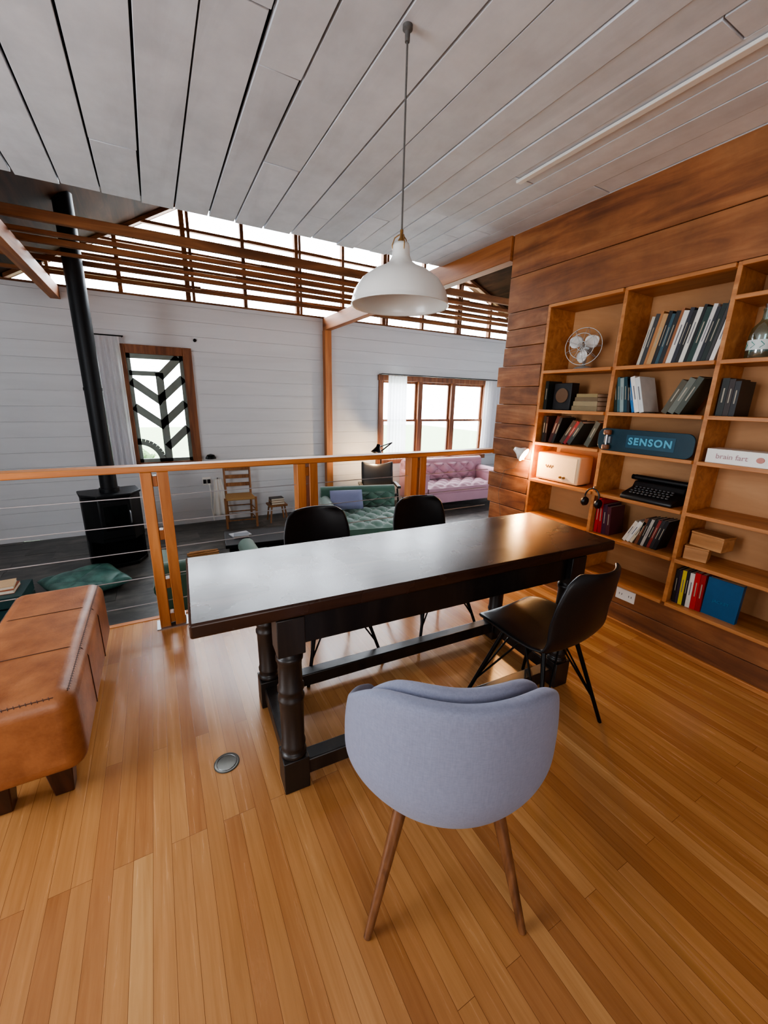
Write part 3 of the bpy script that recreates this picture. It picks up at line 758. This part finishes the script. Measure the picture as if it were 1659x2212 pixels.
# fan
fp = T('desk_fan', 'pale grey vintage desk fan on the top shelf of the left column', 'fan', (XW+.13, 1.925, 1.61), rad(-90+18))
b = MB(); b.lathe([(0, 0), (.062, 0), (.065, .008), (.05, .022), (.02, .03), (0, .03)], 28); b.tube([(0, 0, .025), (0, .02, .06), (0, .015, .10)], .011, 10); b.build('base', MFANG, fp)
FM = Matrix.Translation((0, 0, .15)) @ Matrix.Rotation(rad(90), 4, 'X')
b = MB(); b.lathe([(0, -.075), (.03, -.065), (.042, -.04), (.042, -.005), (.03, .01), (0, .01)], 24, FM); b.build('motor', MFANG, fp)
b = MB()
for (rr, zz) in ((.118, .05), (.080, .085), (.028, .09)):
    b.tube([FM @ V((rr*cos(a), rr*sin(a), zz)) for a in [2*pi*i/32 for i in range(32)]], .0022, 6, True)
for k in range(9):
    a = 2*pi*k/9
    b.tube([FM @ V((r_*cos(a), r_*sin(a), z_)) for r_, z_ in ((.04, .0), (.10, .015), (.118, .05), (.108, .07), (.08, .085), (.03, .09), (0, .09))], .0015, 5)
b.build('guard', MFANG, fp)
for k in range(3):
    a0 = k*2*pi/3+.5
    def bl(u, v, a0=a0):
        r_ = .012 + .093*u; w_ = 1.35*sin(pi*min(1, u*.8+.2))+.15
        a = a0 + (v-.5)*w_
        return FM @ V((r_*cos(a), r_*sin(a), .05 + (v-.5)*.03*w_))
    MB().grid(bl, 8, 6).build('blade', MENAM, fp, solid=.0012)

# radio
rd = T('tabletop_radio', 'cream tabletop radio with two knobs on the lamp-lit shelf', 'radio', (XW+.02, 1.945, .825))
MB().box((0, -.185, .006), (.15, .175, .205)).build('body', MCREAM, rd, bevel=.012, seg=3)
MB().box((-.003, -.165, .02), (0, .155, .19)).build('grille', MGRILL, rd, bevel=.001)
b = MB(); b.tube([(-.004, .09-.004*i, .11+.012*sin(i*1.3)) for i in range(18)], .0022, 5); b.build('script_badge', MBRASS, rd)
for s in (-.05, -.08): MB().lathe([(0, 0), (.009, 0), (.008, .012), (0, .012)], 14, Matrix(((0, 0, -1, -.003), (0, 1, 0, s), (1, 0, 0, .045), (0, 0, 0, 1)))).build('knob', MBRASS, rd)
b = MB()
for s in (-.16, .15): b.box((.02, s-.012, 0), (.13, s+.012, .0062))
b.build('foot', MBLK, rd)

hp = T('headphones', 'black headphones hanging at the divider right of the radio', 'headphones', (XW-.03, 1.60, .83))
b = MB(); b.tube([(0, .05*cos(a), .0-.04+.06*sin(a)) for a in [pi*i/14 for i in range(15)]], .005, 8); b.build('headband', MBLK, hp)
for s in (-1, 1):
    MB().lathe([(0, -.012), (.026, -.012), (.032, 0), (.026, .014), (0, .014)], 20, Matrix.Translation((0, s*.048, -.075)) @ Matrix.Rotation(rad(90), 4, 'X')).build('ear_cup', MBLK, hp)
b = MB(); b.tube([(.0, 0, .02), (-.0, 0, .03), (.024, 0, .03)], .003, 6); b.build('hook', MSTEEL, hp)

# skateboard
ya, yb = onX(1287, 955, XW-.04).y, onX(1498, 958, XW-.04).y
sk = T('skateboard', 'teal skateboard standing on edge across the third shelves with pale blue lettering', 'skateboard', (XW-.012, (ya+yb)/2, 1.106))
Ls = (ya-yb)/2; hw = .068; cr_ = hw*.62
pl = []
for (cx, cy, a0) in ((Ls-cr_, cr_, -pi/2), (Ls-cr_, 2*hw-cr_, 0), (-Ls+cr_, 2*hw-cr_, pi/2), (-Ls+cr_, cr_, pi)):
    for i in range(8): a = a0+pi/2*i/7; pl.append((cx+cr_*cos(a), cy+cr_*sin(a)))
SM = Matrix(((0, 0, -1, 0), (-1, 0, 0, 0), (0, 1, 0, 0), (0, 0, 0, 1)))
MB().prism(pl, 0, .011, SM).build('deck', MTEAL, sk, bevel=.002)
MB().box((-.0125, -.18, hw-.038), (-.0112, .09, hw+.038)).build('graphic_panel', MLBLUE, sk)
text('SENSON', .056, MTEXTB, sk, Matrix.Translation((-.0132, -.045, hw)) @ WALLTXT, bold=.0018, sp=1.22)
for s in (.2,):
    b = MB(); b.box((-.03, s-.02, hw-.02), (-.011, s+.02, hw+.02)); b.tube([(-.036, s, hw-.055), (-.036, s, hw+.055)], .006, 8); tr = b.build('truck', MSTEEL, sk)
    for w_ in (-.045, .045): MB().lathe([(0, -.014), (.020, -.014), (.023, -.008), (.023, .008), (.020, .014), (0, .014)], 18, Matrix.Translation((-.036, s, hw+w_))).build('wheel', MRED, tr)

# typewriter
ty = T('typewriter', 'black portable typewriter on the fourth shelf of the middle column', 'typewriter', (XW+.01, 1.285, .825))
b = MB()
b.prism([(-.02, 0), (.21, 0), (.21, .095), (.12, .10), (.10, .065), (.0, .035), (-.02, .02)], -.15, .15, Matrix(((1, 0, 0, 0), (0, 0, 1, 0), (0, 1, 0, 0), (0, 0, 0, 1))))
b.build('body', basic('typewriter_black', c(18, 18, 20), .4, var=.1), ty, bevel=.008, seg=3)
b = MB(); b.tube([(.155, -.165, .115), (.155, .165, .115)], .018, 16); b.build('platen', MBLK, ty)
for s in (-1, 1): MB().tube([(.155, s*.166, .115), (.155, s*.185, .115)], .016, 14).build('platen_knob', MBMET, ty)
b = MB()
for r_ in range(4):
    for k in range(10):
        b.lathe([(0, 0), (.0085, 0), (.0085, .006), (0, .007)], 10, Matrix.Translation((.005+.023*r_, -.108+.023*k+.006*(r_ % 2), .042+.009*r_)))
b.build('keys', cov(70, 70, 72), ty)

G5 = 'books on the fifth middle shelf'
row(1.590, .55, 0, [(.022, .235, .16, cov(190, 30, 36), 'tall bright red book at the left end below the typewriter')], G5)
row(1.562, .55, -rad(4), [(.026, .225, .16, cov(170, 34, 40), 'second tall red book, tilted, below the typewriter'), (.028, .2, .15, cov(66, 30, 56), 'dark plum book beside the two red ones'), (.026, .19, .15, cov(84, 34, 44), 'dark wine book right of the plum one')], G5)
row(1.395, .55, rad(24), [(.02, .15, .12, cov(225, 216, 200), 'small cream paperback, first of the leaning row below the typewriter'), (.02, .155, .12, cov(232, 228, 220), 'small white paperback, second of that leaning row'), (.018, .16, .12, cov(206, 196, 170), 'small ivory paperback before the brown one')], G5)
row(1.315, .55, rad(13), [(.018, .175, .12, cov(120, 70, 46), 'small brown paperback in the leaning row below the typewriter'), (.016, .18, .12, cov(40, 38, 40), 'thin black paperback in the leaning row'), (.016, .18, .12, cov(176, 170, 160), 'thin grey paperback between black ones'),
    (.018, .185, .12, cov(30, 28, 30), 'black paperback right of the thin grey one'), (.016, .185, .12, cov(130, 44, 40), 'brick red paperback in the leaning row'), (.018, .19, .12, cov(44, 42, 44), 'dark grey paperback near the row end'), (.018, .19, .12, cov(24, 24, 28), 'black paperback at the right end below the typewriter')], G5)

# right column
bt = T('bottle', 'blue green glass bottle with a printed label in the right column', 'bottle', (XW+.07, yw(1628, 768), 1.61))
b = MB(); b.lathe([(0, 0), (.046, 0), (.05, .008), (.05, .11), (.044, .14), (.02, .17), (.016, .185), (.016, .215), (.019, .217), (.019, .225), (0, .225)], 28); b.build('glass', MBOTG, bt)
b = MB(); b.cap = False; b.lathe([(.0508, .04), (.0508, .085)], 28); b.build('paper_label', MLIQ, bt)
b = MB()
for i in range(9):
    a = 2*pi*i/9
    b.tube([(.0515*cos(a), .0515*sin(a), .048), (.0515*cos(a+.3), .0515*sin(a+.3), .062), (.0515*cos(a), .0515*sin(a), .077)], .0016, 5)
b.build('label_print', cov(44, 134, 124), bt)
b = MB(); b.lathe([(0, .226), (.014, .226), (.016, .245), (0, .248)], 16); b.build('stopper', MSTEEL, bt)
G6 = 'dark books in the right column'
row(1.045, 1.34, 0, [(.03, .185, .16, cov(28, 34, 32), 'thick black green book, left one of the dark trio in the right column'), (.024, .18, .16, cov(48, 34, 30), 'dark brown book, middle of the dark trio in the right column'), (.024, .17, .16, cov(26, 26, 30), 'black book, right one of the dark trio in the right column')], G6)
wb = T('game_box', 'long white box with brain fart lettering on a right column shelf', 'box', (XW+.0, .89, 1.105))
MB().box((0, -.14, 0), (.12, .14, .072)).build('box_body', MPLAS, wb, bevel=.002)
text('brain fart', .036, MTEXTP, wb, Matrix.Translation((-.0012, .03, .036)) @ WALLTXT)
b = MB(); b.lathe([(0, 0), (.014, 0), (.012, .003), (0, .004)], 14, Matrix(((0, 0, -1, 0), (0, 1.2, 0, -.085), (1, 0, 0, .036), (0, 0, 0, 1)))); b.build('brain_mark', cov(196, 130, 118), wb)
k1 = T('wooden_box', 'small light wooden box set askew under a larger one in the right column', 'box', (XW+.05, 0.985, .55), rad(14))
MB().box((0, -.05, 0), (.11, .06, .07)).build('body', MKRAFT, k1, bevel=.003); MB().box((-.001, -.051, .0702), (.111, .061, .08)).build('lid', MKRAFT, k1, bevel=.002)
k2 = T('wooden_box', 'larger light wooden box with a lid stacked on the small askew one', 'box', (XW+.06, 0.965, .631), rad(-6))
MB().box((0, -.085, 0), (.11, .075, .07)).build('body', MKRAFT, k2, bevel=.003); MB().box((-.001, -.086, .0702), (.111, .076, .082)).build('lid', MKRAFT, k2, bevel=.002)
G7 = 'books on the bottom shelf of the right column'
row(1.045, .28, -rad(2), [(.016, .2, .15, cov(26, 24, 30), 'black book, leftmost on the bottom right shelf'), (.014, .2, .15, cov(50, 38, 60), 'dark violet book, second on the bottom right shelf'), (.02, .205, .15, cov(214, 196, 70), 'yellow book on the bottom right shelf'),
    (.016, .21, .15, cov(36, 36, 40), 'thin black book between yellow and white ones'), (.022, .205, .15, cov(220, 216, 206), 'white book between yellow and red ones'), (.026, .215, .15, cov(190, 34, 30), 'red lettered book on the bottom right shelf'), (.024, .215, .15, cov(150, 26, 30), 'darker red book left of the blue one')], G7)
bb = book(.745, .28, .155, .215, .03, 0, cov(14, 84, 130), 'large blue book with its cover facing out on the bottom right shelf', G7, XW+.04, False)
text('JACKET', .022, cov(40, 120, 164), bb, Matrix.Translation((-.0012, .078, .09)) @ WALLTXT)
vs = T('vase', 'small dark vase on the high shelf at the top of the right column', 'vase', (XW+.10, .86, 1.90))
b = MB(); b.lathe([(0, 0), (.03, 0), (.045, .03), (.04, .07), (.018, .10), (.022, .115), (0, .115)], 22); b.build('body', cov(48, 40, 34), vs)

def outlet(name, label, loc, rz):
    t = T(name, label, 'outlet', loc, rz)
    MB().box((-.006, -.06, -.037), (0, .06, .037)).build('plate', MPLAS, t, bevel=.002)
    for s in (-.03, .03):
        b = MB()
        for q in (-.008, .008): b.box((-.0072, s-.002+q, -.006), (-.0062, s+.001+q, .006))
        b.build('socket', cov(40, 40, 40), t)
    return t
outlet('wall_outlet', 'white double outlet on the planks under the bookshelf', (XW-.0005, 1.285, .215), 0)

# clip lamp
q = onX(1118, 975, XW-.10)
cl = T('clip_lamp', 'white adjustable spot lamp clamped at the wall end by the bookshelf, lit', 'lamp', (XW-.014, q.y+.02, q.z-.02))
b = MB(); b.box((-.018, -.02, -.05), (0, .02, .03)); b.build('wall_bracket', MENAM, cl, bevel=.003)
b = MB(); b.tube([(-.018, 0, .0), (-.05, .05, .03), (-.085, .04, .045)], .004, 8); b.tube([(-.085, .04, .045), (-.085, -.01, .03)], .005, 8); b.build('arm', MBRASS, cl)
hdir = V((.35, -1, -.55))
hd = Matrix.Translation((-.085, -.01, .03)) @ hdir.to_track_quat('Z', 'Y').to_matrix().to_4x4()
b = MB(); b.cap = False; b.lathe([(.014, -.02), (.02, 0), (.028, .02), (.048, .045), (.054, .07)], 28, hd); b.build('lamp_shade', MENAM, cl, solid=.002)
b = MB(); b.lathe([(0, .005), (.013, .01), (.020, .03), (.014, .045), (0, .05)], 16, hd); b.build('bulb', MBULB, cl)
b = MB(); b.tube([(-.018, .01, -.04), (-.02, .05, -.12), (-.02, .16, -.16), (-.02, .20, -.35), (-.02, .14, -.6), (-.02, .16, -.88)], .0016, 5); b.build('cord', MCORD, cl)
CLP = cl.location + V((-.085, -.01, .03)) + hdir.normalized()*.085

# ------------------------------------------------------------------ lower room things
def tuft(b, O, U, W_, N, cu, cv, amp, nu=72, nv=36):
    O, U, W_, N = V(O), V(U), V(W_), V(N)
    def fn(u, v):
        a = cu*u+cv*v; q = cu*u-cv*v
        d = (abs(sin(pi*a))*abs(sin(pi*q)))**.5
        e = min(1, 10*min(u, 1-u, v, 1-v))
        return O + U*u + W_*v + N*(amp*(d*.9+.1)*e)
    b.grid(fn, nu, nv)
def sofa(name, label, cat, loc, rz, w, d, hs, hb, mat, cu=4, cv=2, arms=(1, 1), ah=.58, amp=.05):
    t = T(name, label, cat, loc, rz)
    b = MB(); b.box((-w/2+.02, -d/2+.02, .13), (w/2-.02, d/2-.02, hs-.10)); b.build('base', mat, t, bevel=.02)
    aw = .15; xl = -w/2+(aw if arms[0] else .02); xr = w/2-(aw if arms[1] else .02)
    b = MB(); b.box((xl, -d/2, hs-.10), (xr, d/2-.2, hs-.012)); tuft(b, (xl+.01, -d/2+.01, hs-.012), (xr-xl-.02, 0, 0), (0, d-.22, 0), (0, 0, 1), cu, cv, amp); b.build('seat', mat, t)
    b = MB(); b.box((-w/2+.02, d/2-.17, hs-.1), (w/2-.02, d/2, hb)); tuft(b, (xl, d/2-.17, hs), (xr-xl, 0, 0), (0, 0, hb-hs), (0, -1, 0), cu, 1.5, amp*1.2)
    b.tube([(-w/2+.02, d/2-.1, hb), (w/2-.02, d/2-.1, hb)], .075, 14); b.build('backrest', mat, t)
    for s, on in ((-1, arms[0]), (1, arms[1])):
        if on:
            b = MB(); xa = s*(w/2-aw/2); b.box((xa-.06, -d/2+.02, .14), (xa+.06, d/2-.1, ah)); b.tube([(xa, -d/2, ah), (xa, d/2-.08, ah)], .078, 14); b.build('arm', mat, t)
    for sx in (-1, 1):
        for sy in (-1, 1): MB().tube([(sx*(w/2-.08), sy*(d/2-.08), .14), (sx*(w/2-.07), sy*(d/2-.07), 0)], [.025, .014], 10).build('leg', MDLEG, t)
    return t
sofa('sofa', 'dusty pink tufted velvet sofa under the triple window', 'sofa', (4.76, 5.92, ZL), rad(-2), 1.82, .82, .42, .76, MPINK, 5, 2, ah=.6, amp=.06)
sofa('chaise_sofa', 'green tufted velvet sofa in front of the wooden post', 'sofa', (2.30, 4.62, ZL), rad(-14), 1.1, 1.15, .40, .62, MGREEN, 4, 3, arms=(1, 0), ah=.5)
cu_ = T('cushion', 'grey blue cushion leaning on the green sofa', 'cushion', (2.13, 4.80, ZL+.445), rad(-14))
b = MB()
for s in (1, -1):
    b.grid(lambda u, v, s=s: (.44*(u-.5), s*.07*(max(0, (1-(2*u-1)**4)*(1-(2*v-1)**4)))**.6, .27*v), 14, 10)
bmesh.ops.remove_doubles(b.bm, verts=b.bm.verts, dist=.0005)
o_ = b.build('cushion_cover', MCUSH, cu_); o_.rotation_euler = (rad(-28), 0, 0)
sofa('armchair', 'green velvet armchair just below the railing, behind the left end of the table', 'armchair', (.28, 3.42, ZL), rad(180), .85, .75, .40, .62, MGREEN2, 2, 1, ah=.50)

def lounge(loc, rz, label):
    t = T('lounge_chair', label, 'armchair', loc, rz, 'black lounge chairs by the pink sofa')
    def fn(u, v):
        s = 2*u-1
        pr = [(-.28, .36), (-.1, .35), (.12, .36), (.22, .5), (.27, .68), (.30, .82)]
        i = min(int(v*5), 4); f = v*5-i
        return (s*.27, pr[i][0]*(1-f)+pr[i+1][0]*f - .08*s*s*max(0, v-.4), pr[i][1]*(1-f)+pr[i+1][1]*f + .06*s*s)
    MB().grid(fn, 12, 15).build('seat_shell', MBLK, t, solid=.05, sub=1, sharp=180)
    for s in (-1, 1):
        MB().box((s*.30-.03, -.22, .5), (s*.30+.03, .2, .54)).build('armrest', MBLK, t, bevel=.01)
        for q in (-.2, .17): MB().tube([(s*.27, q, .5), (s*.31, q*1.25, 0)], .014, 8).build('leg', MBMET, t)
    return t
lc = lounge((3.12, 5.75, ZL), rad(-20), 'black lounge chair between the wooden post and the pink sofa')
dup(lc, (6.35, 5.70, ZL), rad(-40), 'black lounge chair at the right end of the pink sofa')

fl = T('floor_lamp', 'black adjustable reading lamp, lit, left of the triple window', 'floor lamp', (3.42, 6.25, ZL))
MB().lathe([(0, 0), (.13, 0), (.13, .02), (.02, .03), (0, .03)], 28).build('base', MBMET, fl)
b = MB(); b.tube([(0, 0, .02), (0, 0, .95), (-.02, -.02, 1.0), (.16, -.1, 1.16)], .012, 8); b.tube([(.16, -.1, 1.16), (-.16, -.2, 1.10)], .010, 8); b.build('pole', MBMET, fl)
hd2 = Matrix.Translation((-.17, -.2, 1.1)) @ V((-.35, -.1, -1)).to_track_quat('Z', 'Y').to_matrix().to_4x4()
b = MB(); b.cap = False; b.lathe([(.03, -.05), (.035, 0), (.06, .04), (.10, .10)], 24, hd2); b.build('lamp_shade', MBMET, fl, solid=.003)
b = MB(); b.lathe([(0, .0), (.02, .01), (.03, .04), (.02, .06), (0, .065)], 14, hd2); b.build('bulb', MBULB, fl)

# wood stove
sv = T('wood_stove', 'black steel wood stove with angled front, log compartment and tall flue pipe', 'stove', (-.53, 5.30, ZL), rad(12))
FP = [(x*.88, y*.9) for x, y in [(-.31, .22), (-.31, -.06), (-.17, -.25), (.17, -.25), (.31, -.06), (.31, .22)]]
b = MB(); b.prism(FP, .30, .80); b.prism([(x*1.05, y*1.05) for x, y in FP], .80, .83); b.build('body', MIRON, sv, bevel=.008)
b = MB(); b.prism(FP, 0, .04); b.box((-.272, -.04, .04), (-.245, .195, .30)); b.box((.245, -.04, .04), (.272, .195, .30)); b.box((-.245, .17, .04), (.245, .195, .30)); b.build('log_compartment', MIRON, sv, bevel=.004)
b = MB(); b.box((-.145, -.242, .35), (.145, -.226, .76)); dr = b.build('door', MIRON, sv, bevel=.006)
MB().box((-.11, -.245, .44), (.11, -.243, .71)).build('glass', MFIREG, dr); MB().tube([(.128, -.245, .5), (.128, -.268, .52), (.128, -.268, .62), (.128, -.245, .64)], .007, 8).build('handle', MSTEEL, dr)
b = MB(); b.tube([(0, 0, .83), (0, 0, 3.66)], .082, 24); b.tube([(0, 0, 1.9), (0, 0, 1.93)], .087, 24); b.tube([(0, 0, .83), (0, 0, .87)], .098, 24); b.build('flue_pipe', MIRON, sv)

ct = T('coffee_table', 'low black coffee table behind the railing', 'coffee table', (.90, 4.45, ZL), rad(-6))
MB().box((-.38, -.24, .33), (.38, .24, .37)).build('top', MBLK, ct, bevel=.006); MB().box((-.34, -.20, .06), (.34, .20, .33)).build('body', MBMET, ct, bevel=.004)
b = MB()
for sx in (-.3, .3):
    for sy in (-.16, .16): b.box((sx-.02, sy-.02, 0), (sx+.02, sy+.02, .06))
b.build('foot', MBLK, ct)
flat(.60, 4.52, ZL+.371, .16, .20, .012, cov(176, 176, 180), 'pale magazine, lower of two on the black coffee table', 'magazines on the coffee table', rad(12))
flat(.62, 4.50, ZL+.384, .12, .16, .01, cov(120, 124, 130), 'grey magazine, upper of two on the black coffee table', 'magazines on the coffee table', rad(-10))
# tufted floor cushion
pf = T('floor_cushion', 'square dark green tufted leather floor cushion in front of the stove', 'floor cushion', (-.78, 4.62, ZL), rad(24))
b = MB(); A_ = .62
def cuf(s):
    def fn(u, v):
        a, q = 2*u-1, 2*v-1
        h_ = max(0, (1-a**4)*(1-q**4))**.5
        d = (abs(sin(pi*(1.5*u+1.5*v)))*abs(sin(pi*(1.5*u-1.5*v))))**.5
        tf = .62+.38*d
        k = 1-.05*(1-abs(a))*(abs(q)) ; k2 = 1-.05*(1-abs(q))*abs(a)
        return (A_/2*a*k2, A_/2*q*k, .085 + s*.085*h_*(tf if s > 0 else 1))
    return fn
for s in (1, -1): b.grid(cuf(s), 48, 48)
bmesh.ops.remove_doubles(b.bm, verts=b.bm.verts, dist=.0005)
b.build('cover', MDGREEN, pf, sharp=180)
MB().lathe([(0, .10), (.02, .105), (.02, .138), (0, .145)], 14).build('button', MDGREEN, pf)
ld = T('ladder_back_chair', 'old wooden ladder-back chair with woven seat against the white wall', 'chair', (.98, 6.18, ZL), rad(175))
for s in (-1, 1):
    MB().tube([(s*.17, -.17, 0), (s*.18, -.19, .45), (s*.185, -.23, .92), (s*.185, -.235, .95)], [.016, .017, .014, .008], 10).build('leg', MOLDW, ld)
    MB().tube([(s*.21, .19, 0), (s*.21, .19, .46)], .017, 10).build('leg', MOLDW, ld)
for z in (.58, .70, .82): MB().box((-.175, -.215-(z-.5)*.06, z-.028), (.175, -.203-(z-.5)*.06, z+.028)).build('back_slat', MOLDW, ld, bevel=.003)
b = MB()
for z in (.12, .26):
    for s in (-1, 1): b.tube([(s*.175, -.17, z), (s*.21, .19, z)], .009, 6)
    b.tube([(-.21, .19, z), (.21, .19, z)], .009, 6); b.tube([(-.172, -.172, z), (.172, -.172, z)], .009, 6)
b.build('stretcher', MOLDW, ld)
MB().hexa([(-.18, -.19, .42), (.18, -.19, .42), (.215, .2, .42), (-.215, .2, .42), (-.18, -.19, .45), (.18, -.19, .45), (.215, .2, .45), (-.215, .2, .45)]).build('seat', MRUSH, ld, bevel=.01)
so = T('low_stool', 'small dark wooden stool right of the ladder-back chair', 'stool', (1.52, 6.15, ZL))
MB().box((-.14, -.12, .25), (.14, .12, .28)).build('seat', MOLDW, so, bevel=.004)
for sx in (-1, 1):
    for sy in (-1, 1): MB().tube([(sx*.1, sy*.09, .25), (sx*.13, sy*.11, 0)], .013, 8).build('leg', MOLDW, so)
for k, (col, lab) in enumerate((((90, 60, 40), 'brown book, lowest on the small stool'), ((150, 110, 70), 'tan book, middle one on the small stool'), ((60, 50, 44), 'dark book on top of the stool pile'))):
    flat(1.42, 6.15, ZL+.281+.031*k, .2-.02*k, .2, .03, cov(*col), lab, 'books piled on the small stool')
for k in range(9):
    a = random.uniform(-.3, .3); zz = ZL+.012+.022*(k//4); yy = 5.02+.03*(k % 4) + .01*(k//4)
    t = MB().tube([(-.16, 0, 0), (0, .004, .002), (.16, 0, 0)], .011, 6).build('kindling_stick', MKRAFT, loc=(.34+random.uniform(-.03, .03), yy, zz), rot=(0, 0, a*.25))
    tag(t, 'pale stick of split kindling in the pile left of the coffee table', 'kindling', 'kindling sticks on the lower floor')
cr = T('crate', 'dark teal wooden crate at the left edge of the lower room', 'crate', (-1.34, 4.15, ZL))
b = MB(); b.box((-.24, -.18, 0), (.24, .18, .02))
for zz in (.02, .11, .20): 
    b.box((-.24, -.18, zz), (.24, -.165, zz+.075)); b.box((-.24, .165, zz), (.24, .18, zz+.075)); b.box((-.24, -.165, zz), (-.225, .165, zz+.075)); b.box((.225, -.165, zz), (.24, .165, zz+.075))
b.box((-.24, -.18, .276), (.24, .18, .29)); b.build('body', cov(28, 58, 58), cr)
flat(-1.40, 4.15, ZL+.291, .2, .24, .03, cov(150, 76, 50), 'rust coloured book, lower one on the teal crate', 'books on the teal crate')
flat(-1.39, 4.14, ZL+.322, .18, .22, .025, cov(196, 160, 120), 'buff book, upper one on the teal crate', 'books on the teal crate', rad(6))

def curtain(name, label, x0, x1, z0, z1, folds, amp, y, flare=0):
    def fn(u, v):
        w = 1+flare*(1-v); xm = (x0+x1)/2
        return (xm+(x0+(x1-x0)*u-xm)*w, y+amp*sin(u*folds*2*pi)*(.6+.4*(1-v)), z0+(z1-z0)*v)
    o = MB().grid(fn, folds*10, 10).build(name, MCURT, sharp=180); tag(o, label, 'curtain'); return o
curtain('curtain', 'white curtain hanging between stove pipe and leaf window', -.62, -.29, .46, 2.08, 5, .025, YW-.12)
curtain('curtain', 'white curtain at the left side of the triple window', 3.64, 4.02, .34, 1.80, 6, .03, YW-.12, .05)
curtain('curtain', 'white curtain at the right side of the triple window', 5.88, 6.36, .34, 1.80, 6, .03, YW-.12, .05)
def rod(label, x0, x1, z):
    t = T('curtain_rod', label, 'curtain rod', (x0, YW-.12, z))
    MB().tube([(0, 0, 0), (x1-x0, 0, 0)], .008, 8).build('rod', MBMET, t)
    b = MB()
    for xx in (.02, x1-x0-.02): b.tube([(xx, 0, 0), (xx, .119, 0)], .006, 6)
    b.build('bracket', MBMET, t)
rod('thin dark curtain rod above the leaf window', -.64, -.24, 2.09); rod('thin dark curtain rod above the triple window', 3.5, 6.5, 1.82)
sc_ = T('wall_sconce', 'small black dome sconce on the white wall right of the leaf window', 'wall light', (.66, YW, .50))
b = MB(); b.lathe([(0, 0), (.03, 0), (.03, .012), (0, .012)], 16, Matrix.Rotation(rad(90), 4, 'X')); b.tube([(0, -.01, 0), (0, -.07, .0)], .007, 8); b.build('mount', MBMET, sc_)
MB().lathe([(0, .06), (.05, .045), (.075, 0), (.075, -.01), (0, -.01)], 22, Matrix.Translation((0, -.09, 0))).build('lamp_shade', MBMET, sc_)
pg = T('wall_socket', 'white wall socket with two black plugs and a hanging white cable', 'socket', (.58, YW, .14))
MB().box((-.06, -.008, -.06), (.06, 0, .06)).build('plate', MPLAS, pg, bevel=.002)
for s in (-.03, .03): MB().box((s-.02, -.04, -.03), (s+.02, -.008, .03)).build('plug', MBLK, pg, bevel=.004)
MB().tube([(.03, -.04, -.03), (.04, -.05, -.2), (.03, -.06, -.4), (.05, -.08, -.61)], .006, 6).build('cable', MPLAS, pg)
hc = T('hanging_cloth', 'pale cloth hanging on the wall left of the ladder-back chair', 'cloth', (.73, YW-.03, ZL+.08))
def hcf(u, v):
    w = .05 + .09*(1-v)
    return ((u-.5)*2*w + .03*(1-v), -.018*cos(u*6*pi)*(1-v*.6)-.01, .58*v)
MB().grid(hcf, 30, 12).build('cloth', MPLAS, hc, sharp=180, solid=.002)
b = MB(); b.tube([(0, .03, .585), (0, -.02, .585), (0, -.025, .60)], .005, 6); b.build('peg', MBMET, hc)
kb = T('wall_hook', 'small dark round knob on the white wall above the leaf window', 'hook', (.60, YW, 2.12))
MB().lathe([(0, 0), (.02, 0), (.012, .02), (.022, .035), (0, .04)], 16, Matrix.Rotation(rad(90), 4, 'X')).build('knob', MBMET, kb)

# ------------------------------------------------------------------ light
wd_ = bpy.data.worlds.new('world'); S.world = wd_; wd_.use_nodes = True
bg = wd_.node_tree.nodes['Background']; bg.inputs[0].default_value = (.88, .94, 1, 1); bg.inputs[1].default_value = 9.0
def area(name, loc, d, sx, sy, pw, col):
    l = bpy.data.lights.new(name, 'AREA'); l.shape = 'RECTANGLE'; l.size = sx; l.size_y = sy; l.energy = pw; l.color = col
    o = bpy.data.objects.new(name, l); COL.objects.link(o); o.location = loc; o.rotation_euler = V(d).to_track_quat('-Z', 'Z').to_euler(); return o
area('gable_daylight', (2.4, YW+.55, 3.6), (0, -1, -.25), 6.5, 1.7, 600, (.84, .92, 1))
area('triple_window_daylight', (4.8, YW+.5, 1.1), (0, -1, -.1), 2.3, 1.4, 130, (.90, .95, 1))
area('rear_fill', (-1.1, YB+.05, 1.4), (-.08, 1, .12), 2.0, 1.6, 40, (.98, .98, .98))  # added fill lamp behind the camera; the back wall has no window
area('side_fill', (XL+.05, 1.4, 1.4), (1, 0.02, .02), 2.2, 1.5, 74, (.88, .94, 1))  # extra cool fill from the left, set before a windowless wall
def pt(name, loc, pw, col, r=.03):
    l = bpy.data.lights.new(name, 'POINT'); l.energy = pw; l.color = col; l.shadow_soft_size = r
    o = bpy.data.objects.new(name, l); COL.objects.link(o); o.location = loc
pt('clip_lamp_light', CLP, 12.0, (1, .58, .26))
pt('floor_lamp_light', (3.18, 6.0, ZL+.88), 22, (1, .68, .38))
S.view_settings.view_transform = 'AgX'
try: S.view_settings.look = 'AgX - Medium High Contrast'
except Exception: pass
S.view_settings.exposure = 0.5
